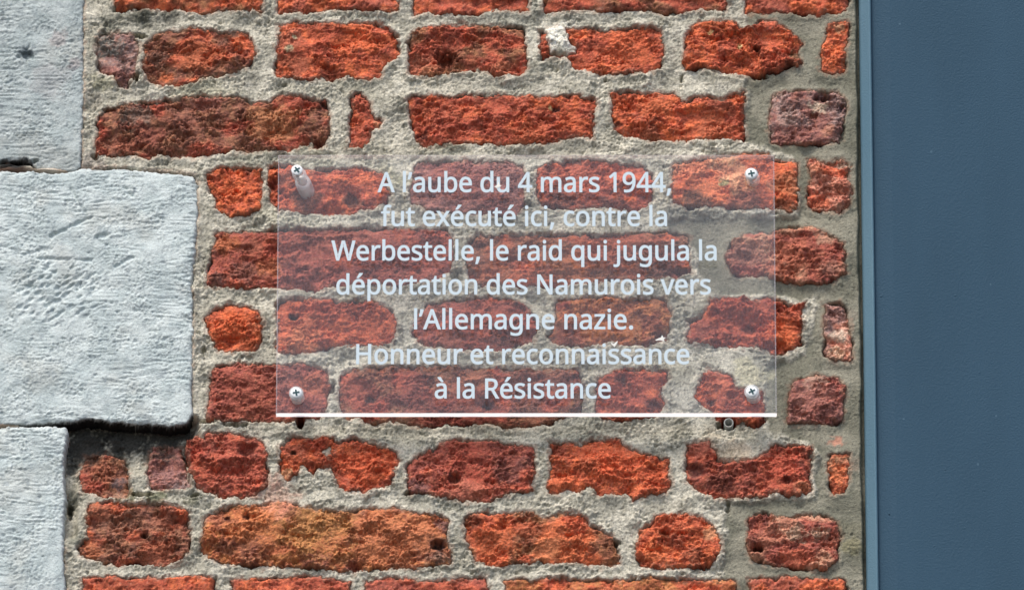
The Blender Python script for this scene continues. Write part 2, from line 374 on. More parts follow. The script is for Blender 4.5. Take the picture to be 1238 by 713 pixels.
# outline, palette, level, roughness, second palette, flake (0 smooth .. 1 split), patches (x, y, radius, colour)
BR = [
 ([(120,42),(140,40),(160,42),(169,55),(166,75),(162,90),(155,107),(143,104),(135,92),(122,88),(115,65)],'m',-1,1.1,'v',.6,[(130,55,22,(120,118,112)),(150,92,10,(120,76,74))]),
 ([(174,56),(185,45),(208,38),(247,35),(269,41),(292,38),(304,46),(310,64),(303,79),(281,90),(252,94),(222,104),(196,105),(182,101),(172,84)],'b',1,1.3,'o',.9,[(288,52,13,(222,84,28)),(202,94,9,(212,88,34)),(240,70,28,(190,80,40)),(190,70,16,(120,76,66)),(300,76,8,(120,64,58))]),
 ([(337,31),(355,27),(405,29),(433,27),(467,32),(480,45),(484,67),(467,79),(460,94),(445,97),(422,93),(375,98),(334,93),(334,62)],'o',2,1.0,'r',.5,[(350,50,22,(172,82,72)),(360,80,20,(150,66,52)),(349,60,5,(214,196,180)),(356,46,4,(214,190,176)),(430,50,30,(206,78,30)),(400,90,16,(128,48,40))]),
 ([(494,49),(506,35),(534,31),(590,31),(620,32),(633,35),(637,56),(637,84),(631,91),(620,91),(602,95),(585,87),(562,86),(534,90),(518,93),(494,90)],'r',1,1.2,'b',.9,[(540,70,17,(110,46,34)),(505,75,16,(176,88,72)),(606,84,14,(172,84,62)),(520,90,14,(196,110,84))]),
 ([(653,38),(660,34),(686,35),(712,34),(732,37),(755,35),(788,32),(797,36),(804,67),(798,84),(785,89),(727,90),(693,84),(686,70),(665,71),(654,74)],'o',0,1.0,'r',.5,[(760,60,30,(196,76,42))]),
 ([(839,28),(858,25),(884,26),(895,36),(909,36),(917,25),(930,24),(936,25),(945,31),(962,42),(970,53),(964,64),(970,77),(956,81),(939,89),(930,89),(912,94),(900,91),(889,91),(867,86),(844,84),(826,84),(828,67),(830,42)],'o',3,1.5,'r',1.0,[(960,68,9,(110,78,66)),(894,56,4,(220,200,170)),(859,40,4,(226,186,150)),(955,80,8,(110,48,42)),(915,60,6,(70,40,36))]),
 ([(1002,28),(1025,27),(1026,36),(1022,56),(1021,87),(1006,91),(991,86),(993,67),(997,50)],'o',1,1.0,'o',.6,[(1014,34,9,(170,110,92)),(1010,60,12,(224,90,38))]),
 ([(118,168),(120,143),(129,132),(157,126),(196,123),(219,118),(286,118),(308,125),(327,121),(346,114),(366,118),(377,121),(394,123),(398,140),(398,168),(389,180),(377,180),(374,171),(358,181),(335,183),(308,184),(280,183),(238,191),(196,188),(180,192),(157,187),(135,189),(115,187)],'b',2,1.4,'r',.8,[(165,145,24,(118,94,88)),(220,150,24,(132,72,62)),(330,150,36,(176,100,60)),(150,178,16,(168,84,66)),(250,125,18,(164,92,84)),(180,165,24,(140,64,54)),(392,128,6,(60,30,30)),(385,175,8,(110,46,38))]),
 ([(425,114),(433,112),(447,123),(450,135),(454,144),(463,146),(459,154),(450,157),(447,171),(436,178),(422,181),(421,168),(425,140)],'r',0,1.0,'o',.5,[(456,150,5,(206,120,94))]),
 ([(491,123),(498,116),(534,115),(620,116),(648,118),(687,116),(717,118),(724,123),(717,140),(718,166),(713,168),(696,166),(676,171),(648,174),(620,175),(590,173),(554,174),(526,178),(509,177),(501,168),(495,140)],'r',2,1.2,'o',.7,[(511,165,9,(84,34,36)),(540,135,24,(160,60,46)),(672,132,6,(60,46,60)),(665,131,3,(226,180,130)),(690,150,18,(190,72,36)),(640,160,22,(182,74,44))]),
 ([(739,115),(752,111),(777,114),(814,112),(828,125),(850,116),(872,123),(884,115),(901,111),(899,135),(901,170),(872,168),(844,170),(802,171),(777,170),(755,164),(742,154),(739,132)],'o',1,1.3,'r',.8,[(785,166,16,(150,72,60)),(747,152,7,(90,36,34)),(870,130,18,(150,62,54)),(790,130,20,(196,82,46)),(860,155,22,(182,78,54))]),
 ([(934,118),(945,112),(976,111),(1015,111),(1021,121),(1023,137),(1019,157),(1015,171),(984,174),(953,174),(932,171),(929,140)],'m',2,1.0,'v',.5,[(995,117,14,(84,58,60)),(983,141,7,(128,70,56)),(990,130,12,(186,160,140)),(950,145,14,(156,122,116)),(1018,130,6,(80,54,62)),(1000,160,10,(176,112,92))]),
 ([(250,211),(261,204),(286,202),(310,203),(316,206),(318,230),(316,250),(310,256),(280,264),(269,258),(261,253),(259,236),(250,222)],'o',2,1.3,'o',.6,[(300,205,8,(110,56,56)),(285,232,18,(214,84,36)),(256,216,5,(140,50,36))]),
 ([(323,201),(337,200),(366,205),(394,208),(411,204),(439,204),(467,211),(473,233),(467,245),(450,253),(428,257),(389,260),(352,257),(338,254),(327,245),(324,222)],'o',1,1.1,'r',.6,[(330,222,15,(116,34,32)),(370,245,22,(110,54,48)),(435,215,16,(210,86,44)),(427,243,13,(90,52,48)),(355,215,18,(148,66,54))]),
 ([(501,202),(512,197),(562,195),(620,197),(633,202),(635,225),(634,247),(626,259),(610,261),(562,259),(529,257),(497,247),(497,225)],'v',2,.6,'v',.3,[(530,205,18,(150,78,72)),(560,220,40,(142,70,66)),(600,248,20,(120,58,56))]),
 ([(649,205),(659,197),(704,194),(746,197),(777,202),(788,211),(788,236),(783,250),(760,256),(727,250),(690,254),(656,250),(648,236)],'r',2,.9,'o',.5,[(700,215,40,(176,70,52)),(680,245,26,(108,52,46)),(750,210,20,(188,72,50)),(664,203,10,(120,58,50)),(740,249,20,(116,52,48))]),
 ([(813,202),(839,194),(872,189),(895,187),(928,187),(936,195),(964,197),(963,222),(964,247),(956,255),(936,254),(928,253),(900,254),(872,250),(833,250),(813,247),(812,225)],'o',4,.9,'p',.5,[(948,225,22,(190,96,70)),(850,235,26,(214,98,56)),(875,222,7,(150,140,110)),(840,248,22,(112,62,54)),(900,245,22,(140,66,62)),(945,250,14,(128,62,50)),(840,205,20,(196,92,66))]),
 ([(977,195),(984,193),(1001,197),(1021,193),(1028,200),(1026,214),(1029,230),(1028,247),(1015,257),(1001,253),(984,254),(978,246),(977,228),(980,211)],'p',3,1.5,'o',1.0,[(1018,200,8,(180,150,130)),(995,245,12,(204,88,50)),(1012,228,12,(160,78,56)),(985,205,9,(222,130,96))]),
 ([(261,281),(310,281),(335,278),(394,277),(490,277),(540,278),(548,287),(548,312),(546,331),(526,340),(478,345),(430,345),(408,349),(380,351),(338,350),(310,349),(251,346),(251,328),(259,303)],'c',2,.9,'r',.5,[(272,295,18,(178,84,46)),(300,330,22,(132,72,68)),(305,300,16,(150,70,58)),(265,340,12,(128,76,74)),(400,290,60,(150,68,58)),(450,325,50,(146,56,50)),(325,325,18,(176,84,52)),(380,320,30,(154,60,52))]),
 ([(564,292),(576,285),(620,284),(676,284),(718,286),(777,281),(816,282),(833,285),(834,300),(833,322),(837,331),(816,336),(788,337),(746,339),(690,344),(630,347),(585,348),(567,340),(564,318)],'b',1,1.0,'o',.7,[(600,320,34,(182,80,44)),(690,330,40,(180,88,48)),(740,295,50,(172,72,50)),(810,320,22,(124,52,46)),(650,300,30,(164,88,60)),(825,330,10,(90,40,38)),(760,330,24,(150,64,40))]),
 ([(878,312),(884,292),(900,285),(930,283),(945,277),(976,275),(990,278),(1018,292),(1021,303),(1021,329),(1012,338),(995,343),(964,343),(939,337),(928,335),(900,334),(884,329)],'c',4,1.1,'p',.7,[(900,310,24,(156,92,84)),(960,310,26,(186,88,68)),(995,288,14,(178,120,104)),(1005,325,14,(160,92,84)),(940,330,20,(176,78,58))]),
 ([(247,386),(258,375),(280,368),(303,372),(313,378),(316,390),(316,410),(311,422),(280,426),(264,424),(259,414),(250,398)],'o',2,1.2,'o',.5,[(280,395,26,(210,78,28)),(300,415,12,(170,66,32)),(308,395,9,(196,92,66))]),
 ([(335,367),(346,361),(394,361),(417,367),(450,364),(473,375),(480,389),(478,406),(470,418),(445,418),(417,417),(380,425),(352,428),(334,426),(334,392)],'o',3,1.2,'r',.8,[(354,382,8,(70,30,28)),(450,395,24,(196,78,44)),(365,412,22,(186,92,62)),(420,370,20,(170,64,46)),(380,395,20,(176,72,44))]),
 ([(503,381),(518,367),(562,363),(577,358),(620,364),(637,370),(645,381),(649,398),(646,413),(631,418),(610,424),(562,423),(529,421),(506,416),(500,403)],'c',2,.9,'r',.5,[(520,380,24,(176,86,74)),(590,385,30,(176,68,50)),(610,405,24,(112,50,50)),(540,412,22,(160,76,64))]),
 ([(671,366),(685,361),(732,360),(805,361),(811,378),(809,400),(805,412),(777,419),(738,414),(704,420),(668,415),(662,406),(672,386)],'y',1,1.1,'b',.5,[(678,370,11,(150,48,44)),(730,385,44,(178,96,46)),(790,390,15,(140,66,50)),(690,405,24,(150,66,50)),(780,372,14,(196,110,50)),(798,408,9,(108,56,46))]),
 ([(829,406),(833,392),(856,375),(858,361),(889,360),(912,362),(930,361),(942,363),(953,370),(973,365),(970,378),(969,400),(970,414),(959,423),(942,430),(928,424),(909,420),(884,420),(853,416),(830,414)],'r',3,1.5,'o',.9,[(850,400,18,(142,56,50)),(940,400,22,(212,80,34)),(950,412,14,(222,90,40)),(905,398,10,(130,52,40)),(880,375,20,(172,62,48))]),
 ([(997,367),(1018,365),(1023,375),(1028,400),(1032,423),(1030,435),(1009,437),(999,431),(997,406)],'p',2,1.3,'m',.8,[(1010,380,14,(160,110,104)),(1015,405,12,(210,180,160)),(1012,425,12,(206,160,132))]),
 ([(258,445),(280,440),(310,440),(338,440),(366,440),(394,447),(398,462),(396,490),(392,503),(370,507),(327,511),(310,508),(280,510),(250,507),(251,480)],'c',3,.9,'c',.6,[(300,475,40,(160,66,56)),(378,465,18,(182,82,60)),(345,455,24,(150,70,66)),(300,500,30,(150,62,50))]),
 ([(408,468),(414,454),(428,447),(478,443),(562,444),(620,447),(676,447),(701,448),(704,462),(704,496),(676,507),(654,515),(620,518),(590,513),(562,514),(534,513),(506,515),(478,511),(447,513),(433,506),(417,507),(411,490)],'b',2,.9,'r',.4,[(435,475,28,(172,68,52)),(500,480,30,(148,66,60)),(570,465,34,(164,82,56)),(640,470,34,(156,74,62)),(448,482,8,(84,52,50)),(590,492,10,(92,52,52)),(560,505,60,(140,52,44)),(680,460,20,(158,84,72))]),
 ([(721,459),(743,448),(777,447),(808,448),(806,462),(799,473),(804,490),(800,502),(771,507),(735,510),(721,501)],'r',2,1.2,'o',.7,[(760,470,26,(176,66,52)),(752,460,10,(90,44,44)),(790,490,12,(110,48,48)),(740,500,16,(190,84,62))]),
 ([(850,458),(858,448),(884,457),(889,468),(900,471),(923,473),(924,496),(923,513),(914,518),(900,510),(872,510),(864,503),(850,490),(839,482),(842,468)],'r',3,1.2,'o',.8,[(865,465,16,(196,88,66)),(885,485,20,(160,62,52)),(905,512,12,(190,76,44)),(860,487,8,(90,48,48))]),
 ([(956,466),(964,458),(984,454),(1015,458),(1022,468),(1019,487),(1018,507),(1009,513),(981,510),(952,513),(952,493)],'v',4,1.2,'c',.6,[(985,463,15,(176,134,118)),(985,485,30,(160,96,88)),(1000,500,16,(140,80,76))]),
 ([(97,563),(103,544),(126,541),(149,549),(156,569),(156,594),(151,604),(126,602),(101,594),(96,580)],'b',-9,1.1,'r',.6,[(125,565,18,(160,78,54)),(145,580,12,(96,74,80)),(145,597,9,(170,120,104)),(110,548,14,(84,56,50))]),  # dark patch at its top is painted shade of the block above
 ([(175,566),(185,535),(219,535),(224,558),(230,575),(233,586),(213,590),(194,591),(180,589)],'v',-9,.9,'m',.4,[(200,572,20,(148,98,96)),(198,545,16,(84,66,62)),(215,586,12,(110,88,90))]),  # its dark upper patch paints in the overhang's shade too
 ([(226,530),(236,524),(247,530),(252,521),(280,523),(310,530),(321,535),(323,555),(323,589),(310,597),(292,601),(266,600),(247,594),(236,585),(228,566)],'r',1,1.3,'c',.7,[(290,560,34,(170,66,56)),(240,545,12,(176,56,44)),(300,545,14,(120,48,46))]),
 ([(339,541),(352,528),(366,527),(377,530),(403,528),(408,537),(414,533),(431,530),(456,538),(478,544),(483,558),(475,569),(473,586),(442,596),(422,594),(408,590),(406,577),(396,566),(384,565),(377,573),(366,561),(358,572),(346,580),(338,569)],'o',1,1.3,'r',.8,[(355,545,16,(176,76,60)),(355,548,5,(40,26,24)),(345,572,9,(200,132,108)),(440,560,34,(194,66,28)),(385,535,16,(160,46,34))]),
 ([(492,563),(506,549),(526,544),(537,533),(554,531),(590,533),(620,537),(645,540),(647,563),(644,589),(637,596),(620,595),(605,603),(585,606),(562,606),(534,600),(518,597),(494,594)],'c',2,1.1,'r',.5,[(565,560,34,(176,60,46)),(610,570,22,(130,66,66)),(550,578,9,(96,50,48)),(505,590,14,(120,72,76)),(560,600,30,(184,84,68)),(635,560,12,(122,62,62))]),
 ([(663,535),(704,538),(715,531),(743,531),(760,538),(774,547),(807,555),(809,575),(812,586),(800,597),(777,600),(767,606),(760,597),(727,600),(708,587),(699,596),(685,590),(676,597),(662,596),(666,569)],'o',3,1.3,'o',.8,[(735,560,36,(206,72,30)),(675,545,13,(136,52,44)),(680,585,18,(204,80,40)),(790,575,18,(190,66,32)),(710,565,16,(166,66,42))]),
 ([(829,537),(858,534),(864,544),(867,555),(889,559),(914,555),(926,544),(932,538),(950,539),(981,541),(983,555),(978,569),(980,594),(964,599),(942,596),(928,600),(900,600),(864,603),(842,592),(830,580),(829,558)],'r',3,1.2,'c',.7,[(842,568,14,(92,48,52)),(870,580,22,(122,54,52)),(950,565,26,(184,62,46)),(952,580,6,(80,36,34)),(970,590,12,(206,110,84)),(845,545,14,(172,76,66))]),
 ([(1004,548),(1025,547),(1026,569),(1025,586),(1020,594),(1005,597),(1002,575)],'o',-1,.7,'p',.3,[(1013,570,20,(212,96,56))]),
 ([(93,664),(107,648),(105,625),(108,608),(132,606),(157,610),(180,608),(208,611),(227,620),(230,639),(229,664),(219,678),(196,683),(168,681),(143,684),(121,678),(95,671)],'b',1,1.4,'o',.8,[(175,647,6,(46,32,30)),(150,630,26,(156,92,74)),(110,665,15,(184,88,48)),(190,665,24,(176,78,50)),(200,625,18,(160,84,66)),(120,620,14,(166,78,52))]),
 ([(244,664),(247,625),(261,617),(280,611),(310,611),(338,606),(366,614),(422,617),(478,614),(506,621),(532,621),(544,631),(539,650),(544,664),(543,681),(506,686),(450,688),(422,690),(394,688),(366,686),(310,683),(269,681),(250,674)],'y',3,1.3,'b',.5,[(340,612,26,(206,124,104)),(380,635,50,(178,116,60)),(300,640,34,(196,106,54)),(529,659,10,(56,52,62)),(536,635,12,(120,80,84)),(425,643,9,(130,70,40)),(530,675,14,(120,92,88)),(430,686,12,(120,46,44)),(470,650,50,(188,102,62)),(260,625,15,(166,92,70)),(298,624,5,(60,36,34)),(275,627,5,(70,30,30))]),
 ([(561,631),(568,622),(590,621),(620,621),(642,620),(656,627),(676,622),(701,621),(710,631),(732,645),(743,653),(749,664),(748,681),(727,684),(699,681),(654,679),(620,681),(605,685),(574,679),(571,664),(560,650)],'o',2,1.3,'b',.7,[(575,630,13,(130,60,50)),(600,655,28,(200,84,46)),(680,655,34,(206,90,50)),(660,665,20,(216,110,72)),(640,640,18,(170,70,46)),(700,635,15,(190,70,44))]),
 ([(767,664),(777,639),(794,624),(822,621),(844,625),(861,634),(870,648),(872,662),(867,676),(858,684),(839,688),(816,687),(794,688),(777,686),(770,676)],'o',4,1.3,'o',.6,[(805,645,10,(120,54,38)),(860,645,12,(196,122,98)),(790,670,20,(204,88,44)),(840,675,14,(140,60,44)),(815,630,24,(196,78,52)),(820,655,12,(150,62,50))]),
 ([(901,664),(905,642),(905,625),(917,621),(928,621),(942,625),(976,622),(1001,625),(1014,631),(1018,645),(1012,662),(1012,676),(998,687),(967,687),(945,684),(930,681),(912,678)],'c',3,1.3,'p',.8,[(962,645,14,(176,134,120)),(990,645,12,(176,130,116)),(917,662,8,(36,26,28)),(960,680,24,(194,76,50)),(930,650,20,(172,84,70)),(1005,655,14,(170,80,66))]),
]
# lumps of mortar that lie over part of a brick
CUTS = [[(655,31),(679,30),(686,39),(687,49),(696,57),(695,64),(676,68),(666,66),(662,45)],
        [(393,541),(399,539),(404,543),(402,549),(394,552),(390,548)]]
# outline, level, tooling: quoin blocks from the top down
QU = [
 ([(-420,-300),(235,-302),(236,-140),(236,-112),(-420,-112)],14),
 ([(-420,-109),(101,-109),(102,-20),(101,60),(101,120),(99,160),(99,203),(88,207),(60,205),(44,206),(38,196),(20,193),(0,196),(-420,197)],4),
 ([(-420,206),(20,206),(45,207),(62,210),(74,208),(100,204),(150,203),(180,206),(215,209),(234,212),(239,222),(239,260),(236,300),(232,340),(234,400),(232,450),(232,500),(228,512),(205,515),(180,512),(150,511),(125,508),(105,505),(92,510),(62,511),(40,513),(-420,512)],6),
 ([(-420,515),(40,515),(66,514),(80,516),(81,522),(77,545),(78,600),(77,660),(79,713),(78,800),(-420,800)],8),
 ([(-420,803),(220,803),(228,812),(228,985),(-420,985)],14),
]
SMOOTH = [(902,-260),(902,172),(932,180),(962,190),(968,262),(812,264),(800,285),(840,300),(850,345),(828,353),(990,362),(975,430),(925,440),(928,520),(985,540),(985,600),(880,608),(872,690),(872,960),(1060,960),(1060,-260)]
MBLOB = [  # stains, repairs and painted-in shade of the mortar: x, y, radius, colour, strength
 (677,48,28,(236,232,216),1.0),(905,452,24,(196,190,160),.8),(815,450,14,(196,192,172),.6),
 (10,198,32,(40,42,44),.95),(170,22,20,(66,68,58),.8),(140,30,18,(90,92,80),.6),(205,22,16,(60,62,54),.7),(125,100,16,(128,126,92),.5),  # first blob: dark of the hole under the upper block, painted in
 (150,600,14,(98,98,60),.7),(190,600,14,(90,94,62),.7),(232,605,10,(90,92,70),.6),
 (105,528,34,(48,48,46),.95),(160,526,34,(48,48,46),.95),(208,524,34,(50,50,48),.95),(88,560,14,(60,60,56),.9),(135,555,20,(92,94,84),.7),(88,600,14,(84,88,78),.6),(96,650,14,(100,104,92),.6),  # overhang shade below the big block, painted onto the set-back mortar
 (540,180,26,(120,122,96),.4),(335,600,26,(206,140,120),.35),(330,580,14,(200,140,120),.4),
 (870,545,34,(176,160,136),.45),(1012,533,9,(206,140,116),.7),(890,548,24,(186,166,140),.5),
 (380,190,30,(140,138,112),.4),(300,200,30,(120,122,104),.4),(470,215,24,(196,192,160),.5),(350,265,40,(184,180,156),.4),
 (880,92,30,(176,168,146),.3),(860,30,26,(150,146,128),.3),(600,20,50,(128,130,118),.4),
 (560,110,60,(182,176,158),.4),(430,110,40,(150,148,130),.3),(240,115,40,(176,172,146),.5),(445,200,30,(176,170,148),.4),
 (300,525,20,(150,140,128),.4),(110,200,20,(150,140,132),.6),(110,120,16,(140,132,118),.5),
 (1030,560,12,(160,132,112),.4),(1028,380,12,(128,116,104),.4),(1015,650,30,(128,124,100),.3),(1033,660,14,(136,130,96),.5),
 (830,270,40,(108,106,96),.4),(700,520,60,(150,150,138),.4),(560,612,60,(140,142,132),.3),(790,520,40,(170,166,150),.3),
]
FLAT = [  # cement patches trowelled smooth
 [(834,92),(865,91),(895,95),(902,98),(899,112),(884,119),(868,120),(850,113),(830,120),(822,108)],
 [(848,428),(880,424),(912,428),(921,436),(919,466),(903,468),(888,462),(866,445),(850,440)],
 [(866,531),(924,528),(924,541),(913,553),(890,556),(870,552)],
 [(805,440),(840,432),(848,452),(838,470),(846,492),(826,498),(812,480),(812,455)],
 [(300,516),(345,514),(342,524),(318,528)]]
DIPS = [(363,509,4.6,8.5,60),(881,511,8.5,8,30),       # drilled holes, then missing bits of mortar
 (165,95,5,6,22),(171,43,7,4,18),(176,125,13,2.4,14),(84,612,4,9,22),(172,598,14,3,14),(402,470,3.4,9,14),(552,333,6,7,16),
 (637,249,5,5,14),(733,97,3,2.6,10),(922,93,8,3.2,14),(834,388,7,3,12),(478,45,5,4,12),(236,598,6,3,12),(115,190,5,4,12),(130,134,8,2.4,12),(246,424,3,6,10),
 (495,596,5,3,12),(745,656,5,4,12),(824,94,2,5,10),(872,513,7,5,18),(28,197,18,4,16),(-10,198,28,4,16),
 (540,72,15,10,9),(1000,118,14,4,8),(984,140,7,4,6),(354,382,5,3,8),(175,647,5,3,8),(529,659,9,5,8),(425,643,8,3,5),(805,645,12,4,6),(915,60,7,3,8),(917,664,9,4,12),(286,232,4,3,4),(590,492,7,3,4),(250,509,9,2.6,12),(285,513,16,2.4,10),(880,612,3,8,8)]
